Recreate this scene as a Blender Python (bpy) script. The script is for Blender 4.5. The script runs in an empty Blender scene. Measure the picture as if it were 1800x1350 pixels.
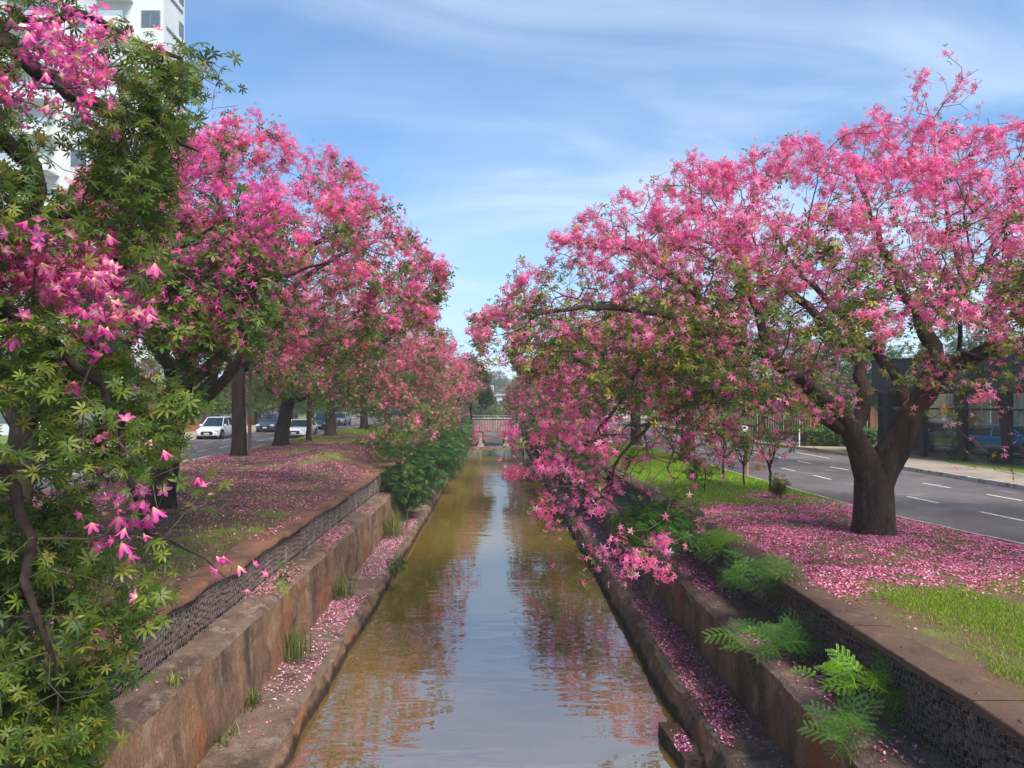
import bpy, math, random
import numpy as np
from mathutils import Vector, Matrix

# ------------------------------------------------------------------ camera, sky, sun, exposure
random.seed(7)
R = np.random.default_rng(11)
scene = bpy.context.scene
COL = scene.collection
FPX, VPX, VPY, HC = 1300.0, 875.0, 700.0, 3.0     # focal length in photo pixels, vanishing point, camera height above the verge
WATER = -2.55

cam_d = bpy.data.cameras.new('camera')
cam = bpy.data.objects.new('camera', cam_d)
COL.objects.link(cam)
cam.location = (0, 0, HC)
cam.rotation_euler = (math.radians(90), 0, 0)
cam_d.sensor_width = 36
cam_d.lens = FPX / 1800 * 36
cam_d.shift_x = 25 / 1800
cam_d.shift_y = 25 / 1800
cam_d.clip_start = 0.1
cam_d.clip_end = 4000
scene.camera = cam

SUN_EL, SUN_AZ = math.radians(50), math.radians(143)     # azimuth clockwise from +Y
world = bpy.data.worlds.new('World')
scene.world = world
world.use_nodes = True
wn, wl = world.node_tree.nodes, world.node_tree.links
wn.clear()
def wnode(t, **kw):
    n = wn.new(t)
    for k, v in kw.items():
        setattr(n, k, v)
    return n
w_out = wnode('ShaderNodeOutputWorld')
w_bg = wnode('ShaderNodeBackground')
w_bg.inputs['Strength'].default_value = 0.092
sky = wnode('ShaderNodeTexSky')
sky.sky_type = 'NISHITA'
sky.sun_disc = False
sky.sun_elevation = SUN_EL
sky.sun_rotation = SUN_AZ
sky.air_density = 1.0
sky.dust_density = 0.6
sky.ozone_density = 2.0
tc = wnode('ShaderNodeTexCoord')
sep = wnode('ShaderNodeSeparateXYZ')
wl.new(tc.outputs['Generated'], sep.inputs[0])
def wmath(op, a, b=None, c=None):
    n = wnode('ShaderNodeMath', operation=op)
    for i, v in enumerate((a, b, c)):
        if v is None: continue
        if isinstance(v, (int, float)): n.inputs[i].default_value = v
        else: wl.new(v, n.inputs[i])
    return n.outputs[0]
zc = wmath('MAXIMUM', sep.outputs['Z'], 0.0)
zden = wmath('ADD', zc, 0.32)
cx = wmath('DIVIDE', sep.outputs['X'], zden)
cy = wmath('DIVIDE', sep.outputs['Y'], zden)
comb = wnode('ShaderNodeCombineXYZ')
wl.new(cx, comb.inputs[0]); wl.new(cy, comb.inputs[1])
mp1 = wnode('ShaderNodeMapping')
mp1.inputs['Rotation'].default_value = (0, 0, math.radians(-62))
mp1.inputs['Scale'].default_value = (0.9, 2.6, 1)
mp1.inputs['Location'].default_value = (3.7, 1.3, 0)
wl.new(comb.outputs[0], mp1.inputs[0])
nz1 = wnode('ShaderNodeTexNoise')
nz1.inputs['Scale'].default_value = 1.1
nz1.inputs['Detail'].default_value = 6
nz1.inputs['Roughness'].default_value = 0.5
nz1.inputs['Distortion'].default_value = 1.1
wl.new(mp1.outputs[0], nz1.inputs['Vector'])
rp1 = wnode('ShaderNodeMapRange', interpolation_type='SMOOTHSTEP')
rp1.inputs['From Min'].default_value = 0.40
rp1.inputs['From Max'].default_value = 0.80
wl.new(nz1.outputs['Fac'], rp1.inputs['Value'])
mp2 = wnode('ShaderNodeMapping')
mp2.inputs['Rotation'].default_value = (0, 0, math.radians(48))
mp2.inputs['Scale'].default_value = (1.2, 2.0, 1)
mp2.inputs['Location'].default_value = (9.1, 4.4, 0)
wl.new(comb.outputs[0], mp2.inputs[0])
nz2 = wnode('ShaderNodeTexNoise')
nz2.inputs['Scale'].default_value = 0.8
nz2.inputs['Detail'].default_value = 4
wl.new(mp2.outputs[0], nz2.inputs['Vector'])
rp2 = wnode('ShaderNodeMapRange', interpolation_type='SMOOTHSTEP')
rp2.inputs['From Min'].default_value = 0.40
rp2.inputs['From Max'].default_value = 0.75
wl.new(nz2.outputs['Fac'], rp2.inputs['Value'])
c1 = wmath('MULTIPLY', rp1.outputs[0], 0.42)
c2 = wmath('MULTIPLY', rp2.outputs[0], 0.20)
veil = wmath('POWER', wmath('SUBTRACT', 1.0, wmath('MINIMUM', zc, 1.0)), 6.0)      # haze veil that thickens to the horizon
veil = wmath('MULTIPLY', veil, 0.56)
cl = wmath('MINIMUM', wmath('ADD', wmath('ADD', c1, c2), veil), 0.95)
mixc = wnode('ShaderNodeMixRGB')
mixc.inputs['Color2'].default_value = (5.6, 6.4, 7.3, 1)
wl.new(cl, mixc.inputs['Fac'])
tint = wnode('ShaderNodeMixRGB', blend_type='MULTIPLY')
tint.inputs['Fac'].default_value = 1
tint.inputs['Color2'].default_value = (0.43, 0.84, 1.12, 1)
wl.new(sky.outputs[0], tint.inputs['Color1'])
wl.new(tint.outputs[0], mixc.inputs['Color1'])
wl.new(mixc.outputs[0], w_bg.inputs['Color'])
wl.new(w_bg.outputs[0], w_out.inputs['Surface'])

sun_d = bpy.data.lights.new('sun', 'SUN')
sun_d.energy = 3.5
sun_d.angle = math.radians(20)
sun_d.color = (1.0, 0.95, 0.87)
sun = bpy.data.objects.new('sun', sun_d)
COL.objects.link(sun)
sd = Vector((math.sin(SUN_AZ) * math.cos(SUN_EL), math.cos(SUN_AZ) * math.cos(SUN_EL), math.sin(SUN_EL)))
sun.rotation_euler = sd.to_track_quat('Z', 'Y').to_euler()
sun.location = (0, -10, 60)

scene.render.engine = 'CYCLES'
scene.cycles.max_bounces = 6
scene.cycles.diffuse_bounces = 5
scene.cycles.glossy_bounces = 3
scene.cycles.transmission_bounces = 4
scene.cycles.transparent_max_bounces = 8
scene.cycles.volume_bounces = 1
scene.cycles.use_denoising = True
vs = scene.view_settings
vs.view_transform = 'Standard'
vs.look = 'None'
vs.gamma = 1
vs.exposure = 0.98
vs.use_curve_mapping = False

# ------------------------------------------------------------------ helpers
def tag(o, label=None, cat=None, group=None, kind=None):
    if label: o['label'] = label
    if cat: o['category'] = cat
    if group: o['group'] = group
    if kind: o['kind'] = kind
    return o
def empty(name, loc=(0, 0, 0), rz=0, label=None, cat=None, group=None):
    o = bpy.data.objects.new(name, None)
    o.empty_display_size = 0.2
    COL.objects.link(o)
    o.location = loc
    o.rotation_euler = (0, 0, rz)
    return tag(o, label, cat, group)
def link(name, me, parent=None, mat=None):
    if mat is not None and not me.materials: me.materials.append(mat)
    o = bpy.data.objects.new(name, me)
    COL.objects.link(o)
    if parent: o.parent = parent
    return o
def np_mesh(name, V, F, mat=None, C=None, smooth=False):
    """V (n,3); F (m,k) with one k; C (n,3) vertex colours."""
    V = np.asarray(V, dtype=np.float32); F = np.asarray(F, dtype=np.int32)
    me = bpy.data.meshes.new(name)
    n, (m, k) = len(V), F.shape
    me.vertices.add(n)
    me.vertices.foreach_set('co', V.ravel())
    me.loops.add(m * k)
    me.loops.foreach_set('vertex_index', F.ravel())
    me.polygons.add(m)
    me.polygons.foreach_set('loop_start', np.arange(0, m * k, k, dtype=np.int32))
    me.polygons.foreach_set('loop_total', np.full(m, k, dtype=np.int32))
    if C is not None:
        a = me.color_attributes.new('Col', 'FLOAT_COLOR', 'POINT')
        C = np.asarray(C, dtype=np.float32)
        a.data.foreach_set('color', np.concatenate([C, np.ones((n, 1), np.float32)], 1).ravel())
    me.update(calc_edges=True)
    if smooth: me.shade_smooth()
    if mat is not None: me.materials.append(mat)
    return me
class MB:
    """collects boxes, tubes and polygons into one mesh"""
    def __init__(s): s.v = []; s.f = []; s.sm = []
    def add(s, vs_, fs, smooth=False):
        b = len(s.v)
        s.v += [tuple(v) for v in vs_]
        for f in fs:
            s.f.append(tuple(i + b for i in f)); s.sm.append(smooth)
        return s
    def box(s, x0, x1, y0, y1, z0, z1, M=None):
        vs_ = [Vector((x, y, z)) for z in (z0, z1) for y in (y0, y1) for x in (x0, x1)]
        if M is not None: vs_ = [M @ v for v in vs_]
        return s.add(vs_, [(0, 2, 3, 1), (4, 5, 7, 6), (0, 1, 5, 4), (2, 6, 7, 3), (0, 4, 6, 2), (1, 3, 7, 5)])
    def prism(s, poly, a, b, axis='y'):
        """poly of 2D points extruded between a and b along axis"""
        n = len(poly)
        def P(p, t):
            return (p[0], t, p[1]) if axis == 'y' else ((t, p[0], p[1]) if axis == 'x' else (p[0], p[1], t))
        vs_ = [P(p, a) for p in poly] + [P(p, b) for p in poly]
        fs = [tuple(range(n))[::-1], tuple(range(n, 2 * n))] + [(i, (i + 1) % n, (i + 1) % n + n, i + n) for i in range(n)]
        return s.add(vs_, fs)
    def tube(s, pts, r, k=8, cap=True):
        pts = [Vector(p) for p in pts]
        rs = r if isinstance(r, (list, tuple)) else [r] * len(pts)
        vs_ = []
        for i, p in enumerate(pts):
            t = (pts[min(i + 1, len(pts) - 1)] - pts[max(i - 1, 0)]).normalized()
            ref = Vector((0, 0, 1)) if abs(t.z) < .9 else Vector((1, 0, 0))
            u = t.cross(ref).normalized(); w = t.cross(u)
            for j in range(k):
                a = 2 * math.pi * j / k
                vs_.append(p + (u * math.cos(a) + w * math.sin(a)) * rs[i])
        fs = [(i * k + j, i * k + (j + 1) % k, (i + 1) * k + (j + 1) % k, (i + 1) * k + j) for i in range(len(pts) - 1) for j in range(k)]
        s.add(vs_, fs, True)
        if cap: s.add([], [])
        if cap:
            b = len(s.v) - len(vs_)
            s.f.append(tuple(range(b, b + k))); s.sm.append(False)
            s.f.append(tuple(range(b + len(vs_) - k, b + len(vs_)))[::-1]); s.sm.append(False)
        return s
    def build(s, name, mat, parent=None, bevel=0):
        me = bpy.data.meshes.new(name)
        me.from_pydata(s.v, [], s.f)
        me.polygons.foreach_set('use_smooth', s.sm)
        me.update()
        o = link(name, me, parent, mat)
        if bevel:
            m = o.modifiers.new('bevel', 'BEVEL'); m.width = bevel; m.segments = 2; m.limit_method = 'ANGLE'
        return o
_lat = R.random((32, 32, 32))
def vnoise(p, scale=1.0):
    """value noise 0..1 at points (n,3)"""
    p = np.asarray(p, float) * scale + 100.0
    i = np.floor(p).astype(int); f = p - i
    f = f * f * (3 - 2 * f); i %= 32; j = (i + 1) % 32
    def L(a, b, c): return _lat[a, b, c]
    x0, y0, z0 = i.T; x1, y1, z1 = j.T; fx, fy, fz = f.T
    a = L(x0, y0, z0) * (1 - fx) + L(x1, y0, z0) * fx
    b = L(x0, y1, z0) * (1 - fx) + L(x1, y1, z0) * fx
    c = L(x0, y0, z1) * (1 - fx) + L(x1, y0, z1) * fx
    d = L(x0, y1, z1) * (1 - fx) + L(x1, y1, z1) * fx
    return (a * (1 - fy) + b * fy) * (1 - fz) + (c * (1 - fy) + d * fy) * fz
def vn2(x, y, scale=1.0, z=0.0):
    x = np.asarray(x, float); y = np.asarray(y, float)
    x, y = np.broadcast_arrays(x, y)
    return vnoise(np.stack([x.ravel(), y.ravel(), np.full(x.size, z)], 1), scale).reshape(x.shape)
def inpoly(px, py, poly):
    poly = np.asarray(poly, float)
    inside = np.zeros(len(px), bool)
    j = len(poly) - 1
    for i in range(len(poly)):
        xi, yi = poly[i]; xj, yj = poly[j]
        c = ((yi > py) != (yj > py)) & (px < (xj - xi) * (py - yi) / (yj - yi + 1e-9) + xi)
        inside ^= c; j = i
    return inside
def W(px, py, Y):
    """world point that stands at distance Y and is seen at photo pixel px, py"""
    return np.array([(px - VPX) / FPX * Y, Y, HC - (py - VPY) / FPX * Y])

# ------------------------------------------------------------------ materials
def new_mat(name):
    m = bpy.data.materials.new(name); m.use_nodes = True
    nt = m.node_tree; nt.nodes.clear()
    out = nt.nodes.new('ShaderNodeOutputMaterial')
    return m, nt, out
def _n(nt, t, **kw):
    n = nt.nodes.new(t)
    for k, v in kw.items(): setattr(n, k, v)
    return n
def simple(name, col, rough=0.6, metal=0.0, var=0.12, vscale=3.0, bump=0.0, bscale=30, spec=0.4, coat=0.0):
    m, nt, out = new_mat(name)
    b = _n(nt, 'ShaderNodeBsdfPrincipled')
    b.inputs['Roughness'].default_value = rough
    b.inputs['Metallic'].default_value = metal
    b.inputs['Specular IOR Level'].default_value = spec
    b.inputs['Coat Weight'].default_value = coat
    co = _n(nt, 'ShaderNodeTexCoord')
    nz = _n(nt, 'ShaderNodeTexNoise'); nz.inputs['Scale'].default_value = vscale; nz.inputs['Detail'].default_value = 6
    nt.links.new(co.outputs['Object'], nz.inputs['Vector'])
    rp = _n(nt, 'ShaderNodeValToRGB')
    rp.color_ramp.elements[0].position = 0.3; rp.color_ramp.elements[1].position = 0.7
    rp.color_ramp.elements[0].color = (*[c * (1 - var) for c in col], 1)
    rp.color_ramp.elements[1].color = (*[min(1, c * (1 + var)) for c in col], 1)
    nt.links.new(nz.outputs['Fac'], rp.inputs['Fac'])
    nt.links.new(rp.outputs['Color'], b.inputs['Base Color'])
    if bump:
        n2 = _n(nt, 'ShaderNodeTexNoise'); n2.inputs['Scale'].default_value = bscale; n2.inputs['Detail'].default_value = 5
        nt.links.new(co.outputs['Object'], n2.inputs['Vector'])
        bp = _n(nt, 'ShaderNodeBump'); bp.inputs['Strength'].default_value = bump; bp.inputs['Distance'].default_value = 0.02
        nt.links.new(n2.outputs['Fac'], bp.inputs['Height'])
        nt.links.new(bp.outputs[0], b.inputs['Normal'])
    nt.links.new(b.outputs[0], out.inputs['Surface'])
    return m
def leafy(name, trans=0.35, rough=0.5, spec=0.3):
    """vertex-coloured thin plant matter that lets light through"""
    m, nt, out = new_mat(name)
    at = _n(nt, 'ShaderNodeVertexColor', layer_name='Col')
    b = _n(nt, 'ShaderNodeBsdfPrincipled')
    b.inputs['Roughness'].default_value = rough
    b.inputs['Specular IOR Level'].default_value = spec
    nt.links.new(at.outputs['Color'], b.inputs['Base Color'])
    tr = _n(nt, 'ShaderNodeBsdfTranslucent')
    nt.links.new(at.outputs['Color'], tr.inputs['Color'])
    mx = _n(nt, 'ShaderNodeMixShader'); mx.inputs[0].default_value = trans
    nt.links.new(b.outputs[0], mx.inputs[1]); nt.links.new(tr.outputs[0], mx.inputs[2])
    nt.links.new(mx.outputs[0], out.inputs['Surface'])
    return m
def layered(name, cols, scales, pos, rough=0.85, bump=0.5, bscale=25, bdist=0.02, stretch=(1, 1, 1), fine=60, fine_amt=0.35, wet=None):
    """several colours mixed by noises, with fine grain"""
    m, nt, out = new_mat(name)
    co = _n(nt, 'ShaderNodeTexCoord')
    mp = _n(nt, 'ShaderNodeMapping'); mp.inputs['Scale'].default_value = stretch
    nt.links.new(co.outputs['Object'], mp.inputs[0])
    cur = None
    for i, c in enumerate(cols):
        rgb = _n(nt, 'ShaderNodeRGB'); rgb.outputs[0].default_value = (*c, 1)
        if cur is None: cur = rgb.outputs[0]; continue
        nz = _n(nt, 'ShaderNodeTexNoise', noise_dimensions='4D'); nz.inputs['W'].default_value = i * 3.7
        nz.inputs['Scale'].default_value = scales[i - 1]; nz.inputs['Detail'].default_value = 7; nz.inputs['Roughness'].default_value = 0.62
        nt.links.new(mp.outputs[0], nz.inputs['Vector'])
        mr = _n(nt, 'ShaderNodeMapRange'); mr.inputs['From Min'].default_value = pos[i - 1][0]; mr.inputs['From Max'].default_value = pos[i - 1][1]
        nt.links.new(nz.outputs['Fac'], mr.inputs['Value'])
        mx = _n(nt, 'ShaderNodeMixRGB'); nt.links.new(mr.outputs[0], mx.inputs['Fac'])
        nt.links.new(cur, mx.inputs['Color1']); nt.links.new(rgb.outputs[0], mx.inputs['Color2']); cur = mx.outputs[0]
    fz = _n(nt, 'ShaderNodeTexNoise'); fz.inputs['Scale'].default_value = fine; fz.inputs['Detail'].default_value = 4
    nt.links.new(mp.outputs[0], fz.inputs['Vector'])
    fr = _n(nt, 'ShaderNodeMapRange'); fr.inputs['From Min'].default_value = 0.3; fr.inputs['From Max'].default_value = 0.7
    fr.inputs['To Min'].default_value = 1 - fine_amt; fr.inputs['To Max'].default_value = 1 + fine_amt
    nt.links.new(fz.outputs['Fac'], fr.inputs['Value'])
    vm = _n(nt, 'ShaderNodeVectorMath', operation='SCALE')
    nt.links.new(cur, vm.inputs[0]); nt.links.new(fr.outputs[0], vm.inputs['Scale'])
    b = _n(nt, 'ShaderNodeBsdfPrincipled')
    b.inputs['Roughness'].default_value = rough; b.inputs['Specular IOR Level'].default_value = 0.25
    if wet is not None:                        # dark slimy band left by the water
        sx_ = _n(nt, 'ShaderNodeSeparateXYZ'); nt.links.new(co.outputs['Object'], sx_.inputs[0])
        wz = _n(nt, 'ShaderNodeTexNoise'); wz.inputs['Scale'].default_value = 2.2; wz.inputs['Detail'].default_value = 5; nt.links.new(co.outputs['Object'], wz.inputs['Vector'])
        wm = _n(nt, 'ShaderNodeMath', operation='MULTIPLY_ADD'); wm.inputs[1].default_value = -.28; nt.links.new(wz.outputs['Fac'], wm.inputs[0]); nt.links.new(sx_.outputs['Z'], wm.inputs[2])
        wr_n = _n(nt, 'ShaderNodeMapRange'); wr_n.inputs['From Min'].default_value = wet - .14; wr_n.inputs['From Max'].default_value = wet - .06
        wr_n.inputs['To Min'].default_value = .22; wr_n.inputs['To Max'].default_value = 1.0
        nt.links.new(wm.outputs[0], wr_n.inputs['Value'])
        v2 = _n(nt, 'ShaderNodeVectorMath', operation='SCALE'); nt.links.new(vm.outputs[0], v2.inputs[0]); nt.links.new(wr_n.outputs[0], v2.inputs['Scale']); vm = v2
    nt.links.new(vm.outputs[0], b.inputs['Base Color'])
    bz = _n(nt, 'ShaderNodeTexNoise'); bz.inputs['Scale'].default_value = bscale; bz.inputs['Detail'].default_value = 8; bz.inputs['Roughness'].default_value = 0.65
    nt.links.new(mp.outputs[0], bz.inputs['Vector'])
    bp = _n(nt, 'ShaderNodeBump'); bp.inputs['Strength'].default_value = bump; bp.inputs['Distance'].default_value = bdist
    nt.links.new(bz.outputs['Fac'], bp.inputs['Height']); nt.links.new(bp.outputs[0], b.inputs['Normal'])
    nt.links.new(b.outputs[0], out.inputs['Surface'])
    return m

M_LEAF = leafy('leaf_green', 0.42, 0.45, 0.35)
M_PETAL = leafy('blossom_petal', 0.48, 0.6, 0.15)
M_FALLEN = leafy('fallen_petal', 0.1, 0.8, 0.1)
M_GRASS = leafy('grass_blade', 0.3, 0.6, 0.2)
M_BARK = layered('bark', [(0.042, 0.026, 0.019), (0.016, 0.010, 0.008), (0.075, 0.054, 0.042)], [3.0, 7.0], [(0.42, 0.62), (0.55, 0.75)],
                 0.9, 1.0, 26, 0.03, (1, 1, 0.35), 45, 0.3)
M_BARKBIG = layered('bark_of_big_tree', [(0.072, 0.042, 0.030), (0.018, 0.010, 0.007), (0.12, 0.088, 0.066), (0.085, 0.024, 0.010)], [1.5, 6.0, 1.1], [(0.45, 0.62), (0.55, 0.75), (0.56, 0.72)],
                 0.9, 1.0, 22, 0.05, (1, 1, 0.28), 40, 0.35)
M_TWIG = simple('twig_bark', (0.085, 0.060, 0.042), 0.85, var=0.35, vscale=1.5)
M_CONC = layered('stained_concrete', [(0.22, 0.125, 0.075), (0.075, 0.045, 0.030), (0.34, 0.23, 0.155), (0.27, 0.085, 0.030), (0.045, 0.06, 0.016)],
                 [1.6, 3.0, 1.3, 1.7], [(0.44, 0.62), (0.54, 0.74), (0.54, 0.70), (0.61, 0.70)], 0.9, 0.9, 24, 0.05, (1, 1, 0.32), 55, 0.4, wet=-2.42)
M_LEDGE = layered('ledge_concrete', [(0.20, 0.13, 0.095), (0.09, 0.056, 0.040), (0.32, 0.24, 0.185), (0.07, 0.075, 0.025)],
                 [1.4, 3.5, 1.2], [(0.42, 0.62), (0.52, 0.72), (0.60, 0.72)], 0.92, 1.0, 18, 0.06, (1, 1, 1), 50, 0.4)
M_COPEL = layered('coping_reddish', [(0.19, 0.085, 0.048), (0.085, 0.045, 0.03), (0.26, 0.155, 0.10)], [1.2, 3.5], [(0.46, 0.66), (0.56, 0.74)], 0.9, 0.6, 14, 0.03, (1, 1, 1), 60, 0.25)
M_COPER = layered('coping_brown', [(0.115, 0.066, 0.044), (0.055, 0.034, 0.024), (0.18, 0.115, 0.08)], [1.2, 3.5], [(0.46, 0.66), (0.56, 0.74)], 0.9, 0.6, 14, 0.03, (1, 1, 1), 60, 0.25)
M_STONE = simple('gabion_stone', (0.10, 0.064, 0.052), 0.9, var=0.6, vscale=3.5, bump=0.6, bscale=25)
M_DARK = simple('dark_soil', (0.022, 0.014, 0.011), 1.0, var=0.3)
M_WIRE = simple('galvanised_wire', (0.36, 0.31, 0.28), 0.55, 0.2, var=0.35, vscale=2.5)
M_ASPH = layered('asphalt', [(0.145, 0.118, 0.110), (0.085, 0.070, 0.066), (0.21, 0.172, 0.158)], [0.22, 0.9], [(0.46, 0.60), (0.56, 0.70)], 0.75, 0.3, 60, 0.01, (1, 1, 1), 90, 0.22)
M_PAINT = simple('road_paint', (0.62, 0.60, 0.56), 0.7, var=0.25, vscale=8)
M_KERBW = layered('whitewashed_kerb', [(0.52, 0.47, 0.41), (0.25, 0.17, 0.12)], [4.0], [(0.5, 0.62)], 0.85, 0.4, 20, 0.02, (1, 1, 1), 50, 0.2)
M_KERBY = layered('yellow_kerb', [(0.52, 0.36, 0.13), (0.30, 0.19, 0.10)], [3.0], [(0.52, 0.66)], 0.85, 0.4, 20, 0.02, (1, 1, 1), 50, 0.2)
M_PAVE = layered('pavement_concrete', [(0.34, 0.27, 0.20), (0.23, 0.18, 0.14), (0.42, 0.36, 0.29)], [0.7, 2.5], [(0.45, 0.65), (0.58, 0.78)], 0.9, 0.3, 20, 0.01, (1, 1, 1), 60, 0.15)
M_SOILR = layered('grassy_soil', [(0.13, 0.095, 0.045), (0.15, 0.080, 0.050), (0.15, 0.18, 0.035)], [0.8, 2.5], [(0.42, 0.56), (0.52, 0.70)], 0.95, 0.7, 20, 0.04, (1, 1, 1), 70, 0.4)
M_SOILL = layered('leaf_strewn_soil', [(0.13, 0.065, 0.045), (0.08, 0.045, 0.034), (0.13, 0.16, 0.03), (0.24, 0.10, 0.10)], [1.5, 0.55, 2.6], [(0.45, 0.62), (0.52, 0.60), (0.55, 0.75)], 0.95, 0.9, 18, 0.06, (1, 1, 1), 60, 0.45)
M_FAR = layered('far_ground', [(0.07, 0.10, 0.03), (0.14, 0.10, 0.06)], [0.05], [(0.48, 0.62)], 0.95, 0.2, 2, 0.05, (1, 1, 1), 3, 0.3)
M_BLACK = simple('black_steel', (0.008, 0.008, 0.009), 0.35, var=0.2)
M_RUBBER = simple('tyre_rubber', (0.012, 0.012, 0.012), 0.8, var=0.2)
M_RIM = simple('alloy_rim', (0.35, 0.36, 0.37), 0.3, 0.9, var=0.1)
M_GLASSD = simple('dark_car_glass', (0.02, 0.03, 0.035), 0.04, var=0.1, spec=1.0)
M_CHROME = simple('chrome_trim', (0.45, 0.46, 0.48), 0.2, 1.0, var=0.1)
M_LAMP = simple('headlight_glass', (0.62, 0.66, 0.70), 0.08, var=0.1, spec=0.9)
M_TAIL = simple('tail_light', (0.45, 0.02, 0.02), 0.15, var=0.1)
M_PLATE = simple('number_plate', (0.5, 0.5, 0.48), 0.5, var=0.05)
M_BRICK = layered('brick_wall', [(0.36, 0.13, 0.075), (0.27, 0.10, 0.065)], [6.0], [(0.45, 0.6)], 0.9, 0.3, 25, 0.01, (1, 1, 1), 40, 0.2)
M_WHITE = simple('white_render', (0.58, 0.575, 0.56), 0.7, var=0.06, vscale=0.6)
M_GREYF = simple('grey_fence_board', (0.20, 0.19, 0.185), 0.7, var=0.2)
M_BRIDGE = layered('bridge_concrete', [(0.33, 0.27, 0.23), (0.20, 0.155, 0.13), (0.42, 0.36, 0.31)], [0.8, 2.0], [(0.45, 0.65), (0.55, 0.75)], 0.9, 0.3, 10, 0.03, (1, 1, 0.3), 20, 0.2)

def water_mat():
    m, nt, out = new_mat('muddy_water')
    co = _n(nt, 'ShaderNodeTexCoord')
    nz = _n(nt, 'ShaderNodeTexNoise'); nz.inputs['Scale'].default_value = 0.35; nz.inputs['Detail'].default_value = 5
    mp0 = _n(nt, 'ShaderNodeMapping'); mp0.inputs['Scale'].default_value = (1.4, 0.35, 1)
    nt.links.new(co.outputs['Object'], mp0.inputs[0]); nt.links.new(mp0.outputs[0], nz.inputs['Vector'])
    rp = _n(nt, 'ShaderNodeValToRGB')
    rp.color_ramp.elements[0].position = 0.35; rp.color_ramp.elements[1].position = 0.7
    rp.color_ramp.elements[0].color = (0.145, 0.090, 0.018, 1); rp.color_ramp.elements[1].color = (0.21, 0.135, 0.030, 1)
    nt.links.new(nz.outputs['Fac'], rp.inputs['Fac'])
    df = _n(nt, 'ShaderNodeBsdfDiffuse'); nt.links.new(rp.outputs[0], df.inputs['Color'])
    gl = _n(nt, 'ShaderNodeBsdfGlossy'); gl.inputs['Roughness'].default_value = 0.01
    # ripples: long across the stream, short along it
    h = None
    for sc_, st, amp, rot in ((1.0, (0.8, 2.6, 1), 0.9, 4), (1.0, (2.4, 8.0, 1), 0.13, -6), (1.0, (0.3, 0.9, 1), 0.5, 2)):
        mp = _n(nt, 'ShaderNodeMapping'); mp.inputs['Scale'].default_value = st; mp.inputs['Rotation'].default_value = (0, 0, math.radians(rot))
        nt.links.new(co.outputs['Object'], mp.inputs[0])
        n1 = _n(nt, 'ShaderNodeTexNoise'); n1.inputs['Scale'].default_value = sc_; n1.inputs['Detail'].default_value = 0.6; n1.inputs['Distortion'].default_value = 0.5
        nt.links.new(mp.outputs[0], n1.inputs['Vector'])
        mu = _n(nt, 'ShaderNodeMath', operation='MULTIPLY'); mu.inputs[1].default_value = amp
        nt.links.new(n1.outputs['Fac'], mu.inputs[0])
        if h is None: h = mu.outputs[0]
        else:
            ad = _n(nt, 'ShaderNodeMath', operation='ADD'); nt.links.new(h, ad.inputs[0]); nt.links.new(mu.outputs[0], ad.inputs[1]); h = ad.outputs[0]
    # calm and ruffled patches
    pz = _n(nt, 'ShaderNodeTexNoise'); pz.inputs['Scale'].default_value = 0.22; pz.inputs['Detail'].default_value = 2
    nt.links.new(co.outputs['Object'], pz.inputs['Vector'])
    pr = _n(nt, 'ShaderNodeMapRange'); pr.inputs['From Min'].default_value = 0.4; pr.inputs['From Max'].default_value = 0.65
    pr.inputs['To Min'].default_value = 0.35; pr.inputs['To Max'].default_value = 1.0
    nt.links.new(pz.outputs['Fac'], pr.inputs['Value'])
    hm = _n(nt, 'ShaderNodeMath', operation='MULTIPLY'); nt.links.new(h, hm.inputs[0]); nt.links.new(pr.outputs[0], hm.inputs[1])
    bp = _n(nt, 'ShaderNodeBump'); bp.inputs['Strength'].default_value = 1.0; bp.inputs['Distance'].default_value = 0.016
    nt.links.new(hm.outputs[0], bp.inputs['Height'])
    nt.links.new(bp.outputs[0], gl.inputs['Normal'])
    fr = _n(nt, 'ShaderNodeFresnel'); fr.inputs['IOR'].default_value = 6.5
    nt.links.new(bp.outputs[0], fr.inputs['Normal'])
    mx = _n(nt, 'ShaderNodeMixShader')
    nt.links.new(fr.outputs[0], mx.inputs[0]); nt.links.new(df.outputs[0], mx.inputs[1]); nt.links.new(gl.outputs[0], mx.inputs[2])
    nt.links.new(mx.outputs[0], out.inputs['Surface'])
    return m
M_WATER = water_mat()
def glass_mat():
    m, nt, out = new_mat('showroom_glass')
    tr = _n(nt, 'ShaderNodeBsdfTransparent'); tr.inputs['Color'].default_value = (0.80, 0.84, 0.83, 1)
    gl = _n(nt, 'ShaderNodeBsdfGlossy'); gl.inputs['Roughness'].default_value = 0.01
    fr = _n(nt, 'ShaderNodeFresnel'); fr.inputs['IOR'].default_value = 1.45
    mx = _n(nt, 'ShaderNodeMixShader')
    nt.links.new(fr.outputs[0], mx.inputs[0]); nt.links.new(tr.outputs[0], mx.inputs[1]); nt.links.new(gl.outputs[0], mx.inputs[2])
    nt.links.new(mx.outputs[0], out.inputs['Surface'])
    return m
M_GLASS = glass_mat()

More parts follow.
